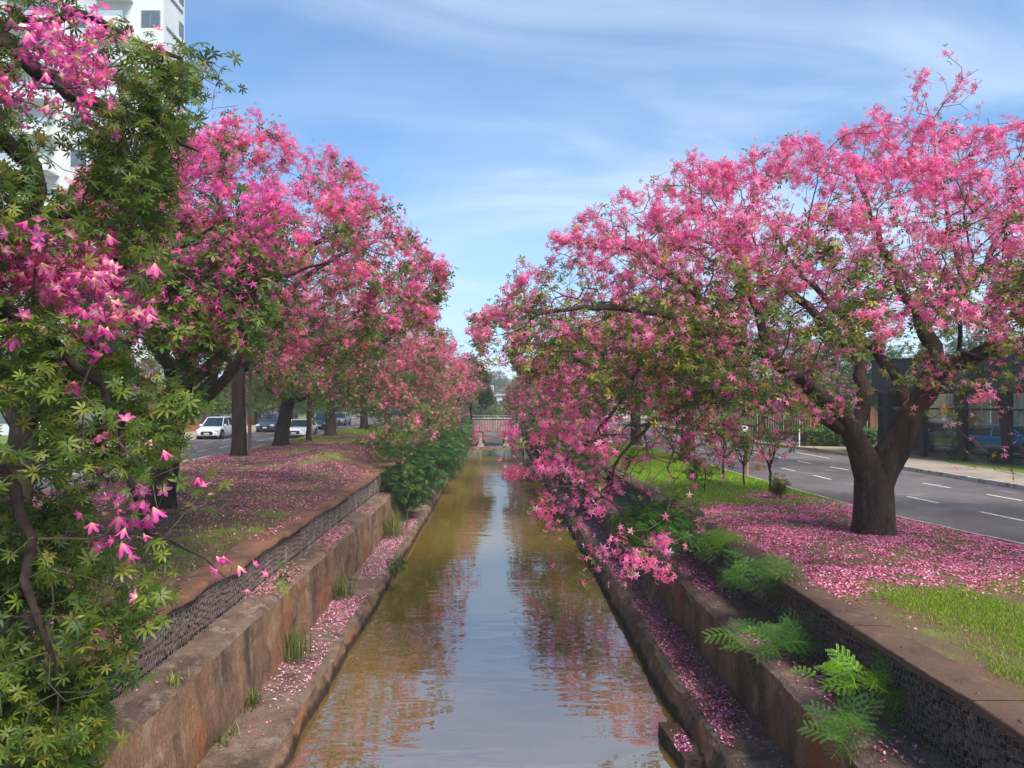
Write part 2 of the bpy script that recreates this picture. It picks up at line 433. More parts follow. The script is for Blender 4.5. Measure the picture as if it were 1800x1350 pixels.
# ------------------------------------------------------------------ the lie of the land
def xr_near(y): return np.interp(y, [-40, 6, 10, 15, 18, 21, 24, 29, 45, 70, 130, 260], [22, 13.2, 11.8, 10.75, 10.2, 9.9, 9.75, 9.6, 9.2, 8.6, 7.6, 7])
def xr_far(y): return np.interp(y, [-40, 10, 25, 34.5, 37.5, 42, 49, 70, 130, 260], [30, 19.0, 17.9, 17.6, 19.0, 19.0, 17.6, 16.9, 15.9, 15])
def zl(x, y):
    x, y = np.asarray(x, float), np.asarray(y, float)
    m = 0.80 * np.exp(-((x + 7.2) / 1.9) ** 2 - ((y - 34) / 3.2) ** 2)
    m = m + 0.25 * np.exp(-((x + 10.5) / 3.5) ** 2) * (0.3 + vn2(x, y, 0.13, 2.0))
    n = (vn2(x, y, 0.6, 1.0) - .5) * 0.10 + (vn2(x, y, 2.3, 5.0) - .5) * 0.05 * (1 + 3 * m)
    edge = np.clip((-5.2 - x) / 0.8, 0, 1) * np.clip((x + 14.6) / 0.8, 0, 1)
    return (m + n + 0.04) * edge - 0.01
def zr(x, y):
    x, y = np.asarray(x, float), np.asarray(y, float)
    n = (vn2(x, y, 0.6, 9.0) - .5) * 0.10 + (vn2(x, y, 2.3, 7.0) - .5) * 0.04 + 0.06
    edge = np.clip((x - 5.15) / 0.6, 0, 1) * np.clip((xr_near(y) - 0.1 - x) / 0.6, 0, 1)
    return n * edge - 0.01
def strip(name, xs_fn, ys, zfn, mat, nx=40, C=None):
    """ground strip between xs_fn(y) -> (x0, x1), sampled nx across"""
    V = []
    t = np.linspace(0, 1, nx)
    for y in ys:
        a, b = xs_fn(y)
        x = a + (b - a) * t
        V.append(np.stack([x, np.full(nx, y), zfn(x, np.full(nx, y))], 1))
    V = np.concatenate(V)
    n = len(ys)
    i = np.arange(n - 1)[:, None] * nx + np.arange(nx - 1)[None]
    i = i.ravel()
    F = np.stack([i, i + 1, i + nx + 1, i + nx], 1)
    return link(name, np_mesh(name, V, F, mat, smooth=True))
ysA = np.concatenate([np.arange(-12, 5, 1.0), np.arange(5, 45, 0.2), np.arange(45, 130.1, 1.0)])
flat = lambda z: (lambda x, y: np.full(len(x), z))
tag(strip('left_verge', lambda y: (-14.8, -5.2), ysA, zl, M_SOILL, 70), kind='structure')
tag(strip('right_verge', lambda y: (5.15, float(xr_near(y))), ysA, zr, M_SOILR, 50), kind='structure')
ysB = np.arange(-40, 261, 2.0)
tag(strip('left_road', lambda y: (-23.0, -14.8), ysB, flat(-0.12), M_ASPH, 6), kind='structure')
tag(strip('right_road', lambda y: (float(xr_near(y)), float(xr_far(y))), ysB, flat(-0.12), M_ASPH, 6), kind='structure')
tag(strip('left_pavement', lambda y: (-27.5, -23.0), ysB, flat(0.0), M_PAVE, 4), kind='structure')
tag(strip('right_pavement', lambda y: (float(xr_far(y)) + .12, float(xr_far(y)) + 3.2), ysB, flat(0.0), M_PAVE, 4), kind='structure')
M_LAWN = layered('far_lawn', [(0.10, 0.16, 0.03), (0.16, 0.19, 0.04), (0.12, 0.07, 0.04)], [0.3, 0.9], [(0.45, 0.6), (0.62, 0.75)], 0.95, 0.4, 8, 0.05, (1, 1, 1), 30, 0.35)
tag(strip('left_ground', lambda y: (-400.0, -27.5), ysB, flat(-0.004), M_LAWN, 12), kind='structure')
tag(strip('right_ground', lambda y: (float(xr_far(y)) + 3.2, 400.0), ysB, flat(-0.004), M_LAWN, 12), kind='structure')
def hillz(x, y): return np.clip((y - 125) / 130, 0, 1) ** 1.3 * 5.5 + np.clip((y - 255) / 200, 0, 1) * 9 + (vn2(x, y, 0.02, 3) - .5) * 2 * np.clip((y - 140) / 60, 0, 1) - 0.3
tag(strip('far_hill', lambda y: (-500.0, 500.0), np.arange(125, 620, 12.0), hillz, M_FAR, 60), kind='structure')
tag(strip('near_ground_left', lambda y: (-14.8, -5.2), np.arange(-40, -11, 4.0), flat(-0.02), M_SOILL, 4), kind='structure')
tag(strip('near_ground_right', lambda y: (5.15, float(xr_near(y))), np.arange(-40, -11, 4.0), flat(-0.02), M_SOILR, 4), kind='structure')
# banks beyond the terrain strips, to the hill
tag(strip('far_bank_left', lambda y: (-14.8, -5.2), np.arange(130, 261, 10.0), flat(-0.03), M_FAR, 4), kind='structure')
tag(strip('far_bank_right', lambda y: (5.15, float(xr_near(y))), np.arange(130, 261, 10.0), flat(-0.03), M_FAR, 4), kind='structure')
# water
V = [(-4.2, -15, WATER), (4.0, -15, WATER), (4.0, 140, WATER), (-4.2, 140, WATER)]
tag(link('canal_water', np_mesh('canal_water', V, [(0, 1, 2, 3)], M_WATER)), kind='structure')
V = [(-6, -20, WATER - .8), (6, -20, WATER - .8), (6, 145, WATER - .8), (-6, 145, WATER - .8)]
tag(link('canal_bed', np_mesh('canal_bed', V, [(0, 1, 2, 3)], M_DARK)), kind='structure')

# road markings
def dashes(name, rows, label_z=-0.116):
    m = MB()
    for xf, y0, y1, per, ln, w in rows:
        y = y0
        while y < y1:
            x0, x1 = xf(y), xf(y + ln)
            m.add([(x0 - w / 2, y, label_z), (x0 + w / 2, y, label_z), (x1 + w / 2, y + ln, label_z), (x1 - w / 2, y + ln, label_z)], [(0, 1, 2, 3)])
            y += per
    return tag(m.build(name, M_PAINT), kind='structure')
dashes('right_lane_markings', [(lambda y: float(np.interp(y, [0, 19, 25, 36, 130], [16.5, 13.35, 12.9, 12.6, 10.4])), 2.8, 110, 3.2, 1.5, .11),
                         (lambda y: float(np.interp(y, [0, 19, 25, 36, 130], [18.5, 16.2, 15.8, 14.9, 13.2])), 3.3, 110, 3.2, 1.5, .11),
                         (lambda y: 17.2, 38.3, 42.5, 2.1, 2.1, .12)])
dashes('left_lane_markings', [(lambda y: -17.5, 1.0, 120, 3.5, 1.7, .11), (lambda y: -20.3, 2.0, 120, 3.5, 1.7, .11)])

# kerbs: single stones
def kerb(name, label, xf, y0, y1, ln, mat, w=0.14, top=0.035, z0=-0.14, group=None):
    e = empty(name, (0, 0, 0), 0, label, 'kerb', group)
    y = y0
    rr = random.Random(3)
    while y < y1:
        a, b = xf(y), xf(y + ln)
        g = 0.012
        t = top + rr.uniform(-.012, .012)
        V = []
        for z, ins in ((z0, 0), (t, 0.012)):
            V += [(a - w / 2 + ins, y + g, z), (a + w / 2 - ins, y + g, z), (b + w / 2 - ins, y + ln - g, z), (b - w / 2 + ins, y + ln - g, z)]
        m = MB().add(V, [(0, 3, 2, 1), (4, 5, 6, 7), (0, 1, 5, 4), (1, 2, 6, 5), (2, 3, 7, 6), (3, 0, 4, 7)])
        m.build('kerb_stone', mat, e)
        y += ln
    return e
kerb('road_kerb', 'low pale kerb where the grass verge with the big trunk meets the road', lambda y: float(xr_near(y)), 5, 100, 1.0, M_KERBW, 0.10, 0.02)
kerb('road_kerb', 'chipped white kerb across the road in front of the dark car showroom', lambda y: float(xr_far(y)) + .06, 12, 36, 1.0, M_KERBW, 0.14, 0.03)
kerb('road_kerb', 'yellow painted kerb across the right road in front of the green hedge', lambda y: float(xr_far(y)) + .06, 36, 100, 1.0, M_KERBY, 0.16, 0.05)
kerb('road_kerb', 'thin pale kerb along the left verge behind the near leafy branches', lambda y: -14.8, 2, 100, 1.0, M_KERBW, 0.10, 0.05)
kerb('road_kerb', 'pale kerb on the far side of the left road beneath the parked cars', lambda y: -22.95, 20, 120, 1.0, M_KERBW, 0.14, 0.03)

# ------------------------------------------------------------------ canal walls
def canal_profile(name, prof, ys, mat, parent, amp=0.02, seed=0.0, sub=5):
    """loft the cross section prof [(x, z)] along the canal with uneven surface"""
    P = []
    for (a, b) in zip(prof[:-1], prof[1:]):
        for k in range(sub): P.append((a[0] + (b[0] - a[0]) * k / sub, a[1] + (b[1] - a[1]) * k / sub))
    P.append(prof[-1]); P = np.array(P); n = len(P)
    Y = np.repeat(ys, n); X = np.tile(P[:, 0], len(ys)); Z = np.tile(P[:, 1], len(ys))
    p3 = np.stack([X * 2.0, Y, Z * 2.0], 1)
    d = (vnoise(p3 + seed, 0.9) - .5) * 2.6 + (vnoise(p3 + seed, 2.7) - .5) * 1.3 + (vnoise(p3 + seed, 7.0) - .5) * 1.1
    e = (vnoise(p3 + seed + 40, 1.3) - .5) * 2.2 + (vnoise(p3 + seed + 40, 5.0) - .5) * 1.0
    V = np.stack([X + d * amp, Y, Z + e * amp * .6], 1)
    i = (np.arange(len(ys) - 1)[:, None] * n + np.arange(n - 1)[None]).ravel()
    F = np.stack([i, i + n, i + n + 1, i + 1], 1)
    return link(name, np_mesh(name, V, F, mat, smooth=True), parent)
ysC = np.concatenate([np.arange(2, 30, 0.09), np.arange(30, 60, 0.3), np.arange(60, 86, 1.0)])
ysC2 = np.concatenate([np.arange(2, 86, 1.0)])
# left side: canal is at x > wall
wl_ = empty('canal_wall', (0, 0, 0), 0, 'stained brown concrete canal wall below the left gabions, stepped down to the water', 'canal wall')
canal_profile('upper_ledge', [(-4.95, -0.80), (-4.30, -0.84), (-4.24, -0.90)], ysC, M_LEDGE, wl_, 0.034, 7)
canal_profile('wall_face', [(-4.24, -0.90), (-4.20, -1.5), (-4.17, -2.30)], ysC, M_CONC, wl_, 0.034, 7, 8)
canal_profile('lower_ledge', [(-4.32, -2.12), (-3.40, -2.17), (-3.31, -2.24)], ysC, M_LEDGE, wl_, 0.038, 23)
canal_profile('ledge_face', [(-3.31, -2.24), (-3.24, -2.40), (-3.17, -2.80)], ysC, M_CONC, wl_, 0.038, 23)
wr_ = empty('canal_wall', (0, 0, 0), 0, 'dark brown concrete canal wall below the right gabions with petal strewn ledge', 'canal wall')
canal_profile('upper_ledge', [(3.90, -0.95), (3.97, -0.89), (4.95, -0.88)][::-1], ysC, M_LEDGE, wr_, 0.036, 37)
canal_profile('wall_face', [(3.90, -0.95), (3.96, -1.5), (3.99, -2.1)][::-1], ysC, M_CONC, wr_, 0.036, 37, 8)
canal_profile('lower_ledge', [(3.17, -2.13), (3.25, -2.05), (4.10, -1.95)][::-1], ysC, M_LEDGE, wr_, 0.036, 43)
canal_profile('ledge_face', [(3.17, -2.13), (3.06, -2.40), (2.97, -2.80)][::-1], ysC, M_CONC, wr_, 0.036, 43)
for o in list(wr_.children):
    o.data.flip_normals()

def gabion(sx, label, mat_cop, copw, seed):
    """gabion wall: coping slabs, single stones, wire netting; sx = -1 left, 1 right"""
    e = empty('gabion_wall', (sx * 4.75, 0, 0), 0, label, 'gabion wall')
    rr = np.random.default_rng(seed)
    xf = 4.75 if sx < 0 else 4.72
    zb = -0.80 if sx < 0 else -0.88
    # coping, slab by slab, wavy edge
    y = 2.5
    while y < 84:
        ln = 2.4 if y < 40 else 6
        ys = np.arange(y + .008, y + ln, .12 if y < 40 else 1.5); ys = np.append(ys, y + ln - .008)
        prof = np.array([(-0.05, -0.10), (-0.06, -0.015), (-0.03, 0.0), (copw * .5, 0.012), (copw - .02, 0.0), (copw, -0.02), (copw, -.12)])
        n = len(prof)
        X = np.tile(prof[:, 0], len(ys)); Z = np.tile(prof[:, 1], len(ys)); Y = np.repeat(ys, n)
        p3 = np.stack([X * 3, Y, Z * 3], 1)
        X = X + (vnoise(p3 + seed, 1.1) - .5) * .09 + (vnoise(p3 + seed, 5) - .5) * .035
        Z = Z + (vnoise(p3 + seed + 9, 1.3) - .5) * .05 + (vnoise(p3 + seed, 6) - .5) * .02
        V = np.stack([sx * (xf + X) - sx * 4.75, Y, Z + .01], 1)
        i = (np.arange(len(ys) - 1)[:, None] * n + np.arange(n - 1)[None]).ravel()
        F = np.stack([i, i + n, i + n + 1, i + 1], 1)
        if sx < 0: F = F[:, ::-1]
        me = np_mesh('coping_slab', V, F, mat_cop, smooth=True)
        o = link('coping_slab', me, e)
        y += ln
    # dark fill behind the stones
    MB().box(min(sx * .12, sx * .45), max(sx * .12, sx * .45), 2.5, 84, zb - .1, -.07).build('core_fill', M_DARK, e)
    # stones
    import bmesh
    protos = []
    for k in range(6):
        bm = bmesh.new(); bmesh.ops.create_icosphere(bm, subdivisions=1 if k % 2 else 2, radius=1.0)
        for v in bm.verts:
            v.co *= 1 + rr.uniform(-.22, .22)
            v.co.x *= .75
        me = bpy.data.meshes.new('stone'); bm.to_mesh(me); bm.free(); me.materials.append(M_STONE); protos.append(me)
    pts = []
    yy = 5.0
    while yy < 32:
        zz = zb + .05
        row = rr.uniform(.10, .15)
        while zz < -.10:
            h = rr.uniform(.09, .16)
            pts.append((yy + rr.uniform(-.03, .03), zz + h / 2, row * rr.uniform(.8, 1.15), h)); zz += h * .93
        yy += row
    pts.sort(key=lambda p: p[0])
    big, rest = pts[:300], pts[300:]
    vis0 = 8.2 if sx > 0 else 9.0
    vis = [p for p in pts if p[0] > vis0][:300]
    rest = [p for p in pts if p not in set(vis)]
    for p in vis:
        o = link('stone', protos[int(rr.integers(6))], e)
        o.location = (sx * .09 + rr.uniform(-.015, .015), p[0], p[1])
        o.scale = (.09, p[2] * .56, p[3] * .56)
        o.rotation_euler = (rr.uniform(-.5, .5), rr.uniform(-.2, .2), rr.uniform(-.2, .2))
    V, F = [], []
    pv = np.array([v.co for v in protos[1].vertices]); pf = np.array([list(p.vertices) for p in protos[1].polygons])
    for k, p in enumerate(rest):
        V.append(pv * (1 + rr.uniform(-.15, .15, (len(pv), 1))) * np.array([.09, p[2] * .56, p[3] * .56]) + np.array([sx * .09, p[0], p[1]])); F.append(pf + k * len(pv))
    tag(link('stone_fill', np_mesh('stone_fill', np.concatenate(V), np.concatenate(F), M_STONE), e), kind='stuff')
    # hexagonal netting bulging over the stones
    cw, ch = .085, .115
    segs = []
    ny = int((30 - 6) / cw); nz_ = int((-.09 - zb) / (ch * .75)) + 1
    for j in range(nz_):
        for i in range(ny):
            y0 = 6 + (i + .5 * (j % 2)) * cw; z0 = zb + .02 + j * ch * .75
            a = (y0 - cw / 2, z0 + ch * .25); b = (y0, z0 + ch * .5 - .25 * ch + ch * .25); c = (y0 + cw / 2, z0 + ch * .25)
            top = (y0, z0 + ch * .42)
            segs += [(a, top), (top, c), ((y0 - cw / 2, z0 - ch * .25 + .003), (y0 - cw / 2, z0 + ch * .25))]
    S = np.array(segs)                       # (n,2,2)
    n = len(S)
    Yy, Zz = S[..., 0], S[..., 1]
    warp = lambda a, b, k: (vn2(a, b, 3.0, k) - .5)
    keep = (vn2(Yy[:, 0], Zz[:, 0], 6.0, 30.) < .86)
    dx = -sx * (.012 + warp(Yy, Zz, 11.) * .075)
    Y2 = Yy + warp(Yy, Zz, 21.) * .09; Z2 = Zz + warp(Yy, Zz, 25.) * .07
    A = np.stack([dx[:, 0], Y2[:, 0], Z2[:, 0]], 1)[keep]; B = np.stack([dx[:, 1], Y2[:, 1], Z2[:, 1]], 1)[keep]
    n = len(A)
    t = B - A; t /= np.linalg.norm(t, axis=1)[:, None] + 1e-9
    ref = np.array([1.0, 0, 0]); u = np.cross(t, ref); u /= np.linalg.norm(u, axis=1)[:, None] + 1e-9; w = np.cross(t, u)
    r = 0.0022
    V = np.zeros((n, 6, 3))
    for k in range(3):
        a = 2 * math.pi * k / 3
        off = (u * math.cos(a) + w * math.sin(a)) * r
        V[:, k] = A + off; V[:, k + 3] = B + off
    base = (np.arange(n) * 6)[:, None, None]
    F = (np.array([[0, 1, 4, 3], [1, 2, 5, 4], [2, 0, 3, 5]])[None] + base).reshape(-1, 4)
    tag(link('wire_netting', np_mesh('wire_netting', V.reshape(-1, 3), F, M_WIRE), e), kind='stuff')
    return e
gabion(-1, 'left gabion wall of dark stones behind wire netting with a reddish coping', M_COPEL, .56, 5)
gabion(1, 'right gabion wall of dark stones behind wire netting with a dark brown coping', M_COPER, .50, 6)

# ------------------------------------------------------------------ plant parts
def diamond(L, w, z0=0.0, droop=0.0, base=0.0, wid=.42):
    """one leaflet or petal along +x as a quad"""
    return np.array([(base, 0, z0), (base + L * wid, -w / 2, z0 - droop * .3), (base + L, 0, z0 - droop), (base + L * wid, w / 2, z0 - droop * .3)])
def blade6(L, w, base=0.0, droop=0.2, fold=0.2, up=0.0):
    """finer leaflet: 8 points, 6 tris as quads: two strips folded on the midrib"""
    xs = [0, .3, .68, 1.0]; ws = [.12, .9, .8, .02]
    V = []
    for x, k in zip(xs, ws):
        z = up * x * L - droop * L * x * x
        V += [(base + L * x, -w / 2 * k, z + fold * w * k), (base + L * x, 0, z), (base + L * x, w / 2 * k, z + fold * w * k)]
    F = []
    for i in range(3):
        F += [(i * 3, i * 3 + 3, i * 3 + 4, i * 3 + 1), (i * 3 + 1, i * 3 + 4, i * 3 + 5, i * 3 + 2)]
    return np.array(V), F
def rotz(V, a):
    c, s = math.cos(a), math.sin(a)
    return V @ np.array([[c, s, 0], [-s, c, 0], [0, 0, 1]])
def proto_far_flower():
    V, F, C = [], [], []
    for k in range(5):
        d = diamond(.072, .026, 0, .022, .002)
        b = len(V); V += list(rotz(d, k * 1.2566)); F.append((b, b + 1, b + 2, b + 3))
        C += [(1.5, 2.2, 1.1), (1, 1, 1), (1.0, 1.0, 1.0), (1, 1, 1)]
    return np.array(V), np.array(F), np.array(C)
def proto_near_flower(closed=0.0):
    V, F, C = [], [], []
    for k in range(5):
        d, f = blade6(.066, .038, .004, .30 + closed * .3, .30, up=.75 + closed * 2.2)
        b = len(V); V += list(rotz(d, k * 1.2566 + .1 * (k % 2))); F += [tuple(i + b for i in q) for q in f]
        for i in range(4):
            t = (1.2, 6.5, .8) if i == 0 else ((1.15, 3.4, .95) if i == 1 else (1, 1, 1))
            C += [t] * 3 if i != 1 else [(1.0, 1.1, 1.0), t, (1.0, 1.1, 1.0)]
    # stamen column
    b = len(V)
    for z, r in ((0, .004), (.055, .003)):
        for j in range(4): V.append(np.array([r * math.cos(j * 1.571), r * math.sin(j * 1.571), z]))
    F += [(b + j, b + (j + 1) % 4, b + 4 + (j + 1) % 4, b + 4 + j) for j in range(4)]
    C += [(1.3, 8.0, 2.4)] * 8
    return np.array(V), np.array(F), np.array(C)
def proto_palm_leaf(n=6, L=.10, w=.032, fine=False, spread=2.3):
    V, F, C = [], [], []
    for k in range(n):
        a = (k - (n - 1) / 2) * (2 * spread / (n - 1))
        l = L * (1 - .32 * abs(k - (n - 1) / 2) / ((n - 1) / 2))
        b = len(V)
        if fine:
            d, f = blade6(l, w, .008, .35, .12, .12)
            V += list(rotz(d, a)); F += [tuple(i + b for i in q) for q in f]
            g = [(1.0, 1.0, 1.0), (1.25, 1.2, 1.1), (1.0, 1.0, 1.0)]
            C += g * 4
        else:
            d = diamond(l, w, 0, l * .28, .004, .5)
            V += list(rotz(d, a)); F.append((b, b + 1, b + 2, b + 3)); C += [(1.1, 1.1, 1.0), (1, 1, 1), (.95, .95, .95), (1, 1, 1)]
    return np.array(V), np.array(F), np.array(C)
def proto_frond_far(n=7, L=.30):
    """twice-pinnate leaf, each pinna one quad"""
    V, F, C = [], [], []
    for k in range(n):
        x = L * (.15 + .85 * k / n); pl = L * .38 * math.sin(math.pi * (.25 + .62 * k / n))
        for s in (-1, 1):
            d = diamond(pl, L * .085, 0, pl * .2, .004, .5)
            d = rotz(d, s * 1.05) + np.array([x, 0, -.25 * x * x / L])
            b = len(V); V += list(d); F.append((b, b + 1, b + 2, b + 3)); C += [(1, 1, 1)] * 4
    return np.array(V), np.array(F), np.array(C)
def proto_frond_near(n=5, L=.34):
    """twice-pinnate leaf with every leaflet its own face"""
    V, F, C = [], [], []
    m = 9
    for k in range(n):
        x = L * (.12 + .86 * k / n); pl = L * .46 * math.sin(math.pi * (.28 + .56 * k / n))
        for s in (-1, 1):
            ang = s * (1.15 - .35 * k / n)
            for j in range(m):
                t = pl * (j + .6) / m
                for q in (-1, 1):
                    ll = L * .062 * (1 - .4 * abs(j / m - .45))
                    d = diamond(ll, L * .021, 0, 0, 0, .5)
                    d = rotz(d, q * 1.2) + np.array([t, 0, -.5 * t * t / pl * .6])
                    d = rotz(d, ang) + np.array([x, 0, .10 * x - .5 * x * x / L * .9])
                    b = len(V); V += list(d); F.append((b, b + 1, b + 2, b + 3)); C += [(1, 1, 1)] * 4
            # pinna stalk
            e0 = np.array([0, 0, 0.]); st = np.array([(0, -.0012, 0), (pl, -.0008, -.3 * pl), (pl, .0008, -.3 * pl), (0, .0012, 0)])
            st = rotz(st, ang) + np.array([x, 0, .10 * x - .45 * x * x / L])
            b = len(V); V += list(st); F.append((b, b + 1, b + 2, b + 3)); C += [(1.2, 1.1, 1)] * 4
    xs = np.linspace(0, L, 6)
    b = len(V)
    for x in xs:
        z = .10 * x - .45 * x * x / L
        V += [np.array([x, -.003, z - .001]), np.array([x, .003, z - .001])]; C += [(1.5, 1.1, .9)] * 2
    F += [(b + 2 * i, b + 2 * i + 2, b + 2 * i + 3, b + 2 * i + 1) for i in range(5)]
    return np.array(V), np.array(F), np.array(C)
FLOWER_FAR, FLOWER_NEAR, FLOWER_BELL = proto_far_flower(), proto_near_flower(0), proto_near_flower(.45)
LEAF_FAR, LEAF_NEAR = proto_palm_leaf(5, .12, .045), proto_palm_leaf(7, .125, .030, True)
FROND_FAR, FROND_NEAR = proto_frond_far(), proto_frond_near()

def frames(n, up, rng):
    """random frames whose z axis leans to `up` (n,3)"""
    z = up + rng.normal(0, 1, (n, 3)) * .0
    z = z / (np.linalg.norm(z, axis=1)[:, None] + 1e-9)
    a = rng.normal(0, 1, (n, 3)); x = a - (a * z).sum(1)[:, None] * z; x /= np.linalg.norm(x, axis=1)[:, None] + 1e-9
    y = np.cross(z, x)
    return np.stack([x, y, z], 1)            # rows are axes
def scatter(name, proto, pos, fr, sc_, tint, mat, parent=None, kind='stuff'):
    PV, PF, PC = proto
    n = len(pos)
    V = np.einsum('pk,nkj->npj', PV, fr) * sc_[:, None, None] + pos[:, None, :]
    C = PC[None] * tint[:, None, :]
    F = PF[None] + (np.arange(n) * len(PV))[:, None, None]
    me = np_mesh(name, V.reshape(-1, 3), F.reshape(-1, PF.shape[1]), mat, np.clip(C.reshape(-1, 3), 0, 1))
    o = link(name, me, parent)
    return tag(o, kind=kind) if kind else o
def single_objects(name, proto, pos, fr, sc_, tint, mat, parent, ntint=6):
    """each instance an object, sharing a few tinted meshes"""
    PV, PF, PC = proto
    n = len(pos)
    idx = np.argsort(tint[:, 1])
    groups = np.zeros(n, int); groups[idx] = (np.arange(n) * ntint // max(n, 1))
    mes = []
    for g in range(ntint):
        t = tint[groups == g].mean(0) if (groups == g).any() else tint.mean(0)
        mes.append(np_mesh(name, PV, PF, mat, np.clip(PC * t, 0, 1)))
    for i in range(n):
        o = bpy.data.objects.new(name, mes[groups[i]])
        COL.objects.link(o); o.parent = parent
        Mx = Matrix.Identity(4)
        for r_ in range(3):
            for c_ in range(3): Mx[r_][c_] = float(fr[i, c_, r_] * sc_[i])
        Mx.translation = Vector(pos[i])
        o.matrix_local = Mx

# ------------------------------------------------------------------ tree skeletons
def catmull(pts, step):
    pts = np.asarray(pts, float)
    if len(pts) < 3:
        n = max(2, int(np.linalg.norm(pts[1, :3] - pts[0, :3]) / step) + 1)
        return pts[0] + (pts[1] - pts[0]) * np.linspace(0, 1, n)[:, None]
    P = np.vstack([2 * pts[0] - pts[1], pts, 2 * pts[-1] - pts[-2]])
    out = []
    for i in range(1, len(P) - 2):
        n = max(1, int(np.linalg.norm(P[i + 1, :3] - P[i, :3]) / step))
        for k in range(n):
            t = k / n
            out.append(.5 * ((2 * P[i]) + (-P[i - 1] + P[i + 1]) * t + (2 * P[i - 1] - 5 * P[i] + 4 * P[i + 1] - P[i + 2]) * t * t + (-P[i - 1] + 3 * P[i] - 3 * P[i + 1] + P[i + 2]) * t ** 3))
    out.append(P[-2])
    return np.array(out)
def skeleton(limbs, att, rng, step=.3, bf=.22, rtip=.0045, expo=.46, wig=.05, rise=.12, skip_trunk=1.2, rmax=None):
    N = 400 + len(att) * 12 + 200 * len(limbs)
    P = np.zeros((N, 3)); par = np.full(N, -1); rs = np.zeros(N); Ln = np.zeros(N); okc = np.zeros(N, bool)
    n = 0
    for li, lb in enumerate(limbs):
        c = catmull(lb, step)
        c[1:, :3] += rng.normal(0, wig * .5, (len(c) - 1, 3)) * np.minimum(1, .12 / np.maximum(c[1:, 3:4], .03))
        if li == 0: prev = -1
        else:
            prev = int(np.argmin(((P[:n] - c[0, :3]) ** 2).sum(1)))
        for k, q in enumerate(c):
            P[n] = q[:3]; par[n] = prev; rs[n] = q[3]
            Ln[n] = 0 if prev < 0 else Ln[prev] + np.linalg.norm(P[n] - P[prev])
            okc[n] = Ln[n] > skip_trunk
            prev = n; n += 1
    nl = n
    tips = []
    if len(att):
        d0 = np.array([((P[:nl] - a) ** 2).sum(1).min() for a in att])
        for a in att[np.argsort(d0)]:
            dv = P[:n] - a
            d = np.sqrt((dv ** 2).sum(1))
            cost = d + bf * Ln[:n]
            cost[~okc[:n]] += 50
            j = int(np.argmin(cost)); dist = d[j]
            if dist < .04: continue
            g = par[j] if par[j] >= 0 else j
            dr = P[j] - P[g]; dr = dr / (np.linalg.norm(dr) + 1e-9)
            ctrl = (P[j] + a) / 2 + dr * dist * .18 + np.array([0, 0, rise * dist]) + rng.normal(0, wig, 3) * dist
            m = max(1, int(dist / step + .5))
            prev = j
            for k in range(1, m + 1):
                t = k / m
                q = (1 - t) ** 2 * P[j] + 2 * t * (1 - t) * ctrl + t * t * a
                P[n] = q + (rng.normal(0, wig * .35, 3) if k < m else 0); par[n] = prev
                Ln[n] = Ln[prev] + np.linalg.norm(P[n] - P[prev]); okc[n] = True
                prev = n; n += 1
            tips.append(n - 1)
            if n > N - 60: break
    P, par, rs, okc = P[:n], par[:n], rs[:n], okc[:n]
    cnt = np.zeros(n); ischild = np.zeros(n, bool)
    ischild[par[par >= 0]] = True
    cnt[~ischild] = 1
    for i in range(n - 1, 0, -1):
        if par[i] >= 0: cnt[par[i]] += cnt[i]
    r = rtip * cnt ** expo
    if rmax is not None: r = np.minimum(r, rmax)
    r = np.where(rs > 0, np.maximum(rs, r * .0), r)
    for i in range(1, n):
        if par[i] >= 0: r[i] = min(r[i], r[par[i]] * (1.0 if rs[i] > 0 else .93))
    return P, par, r, nl
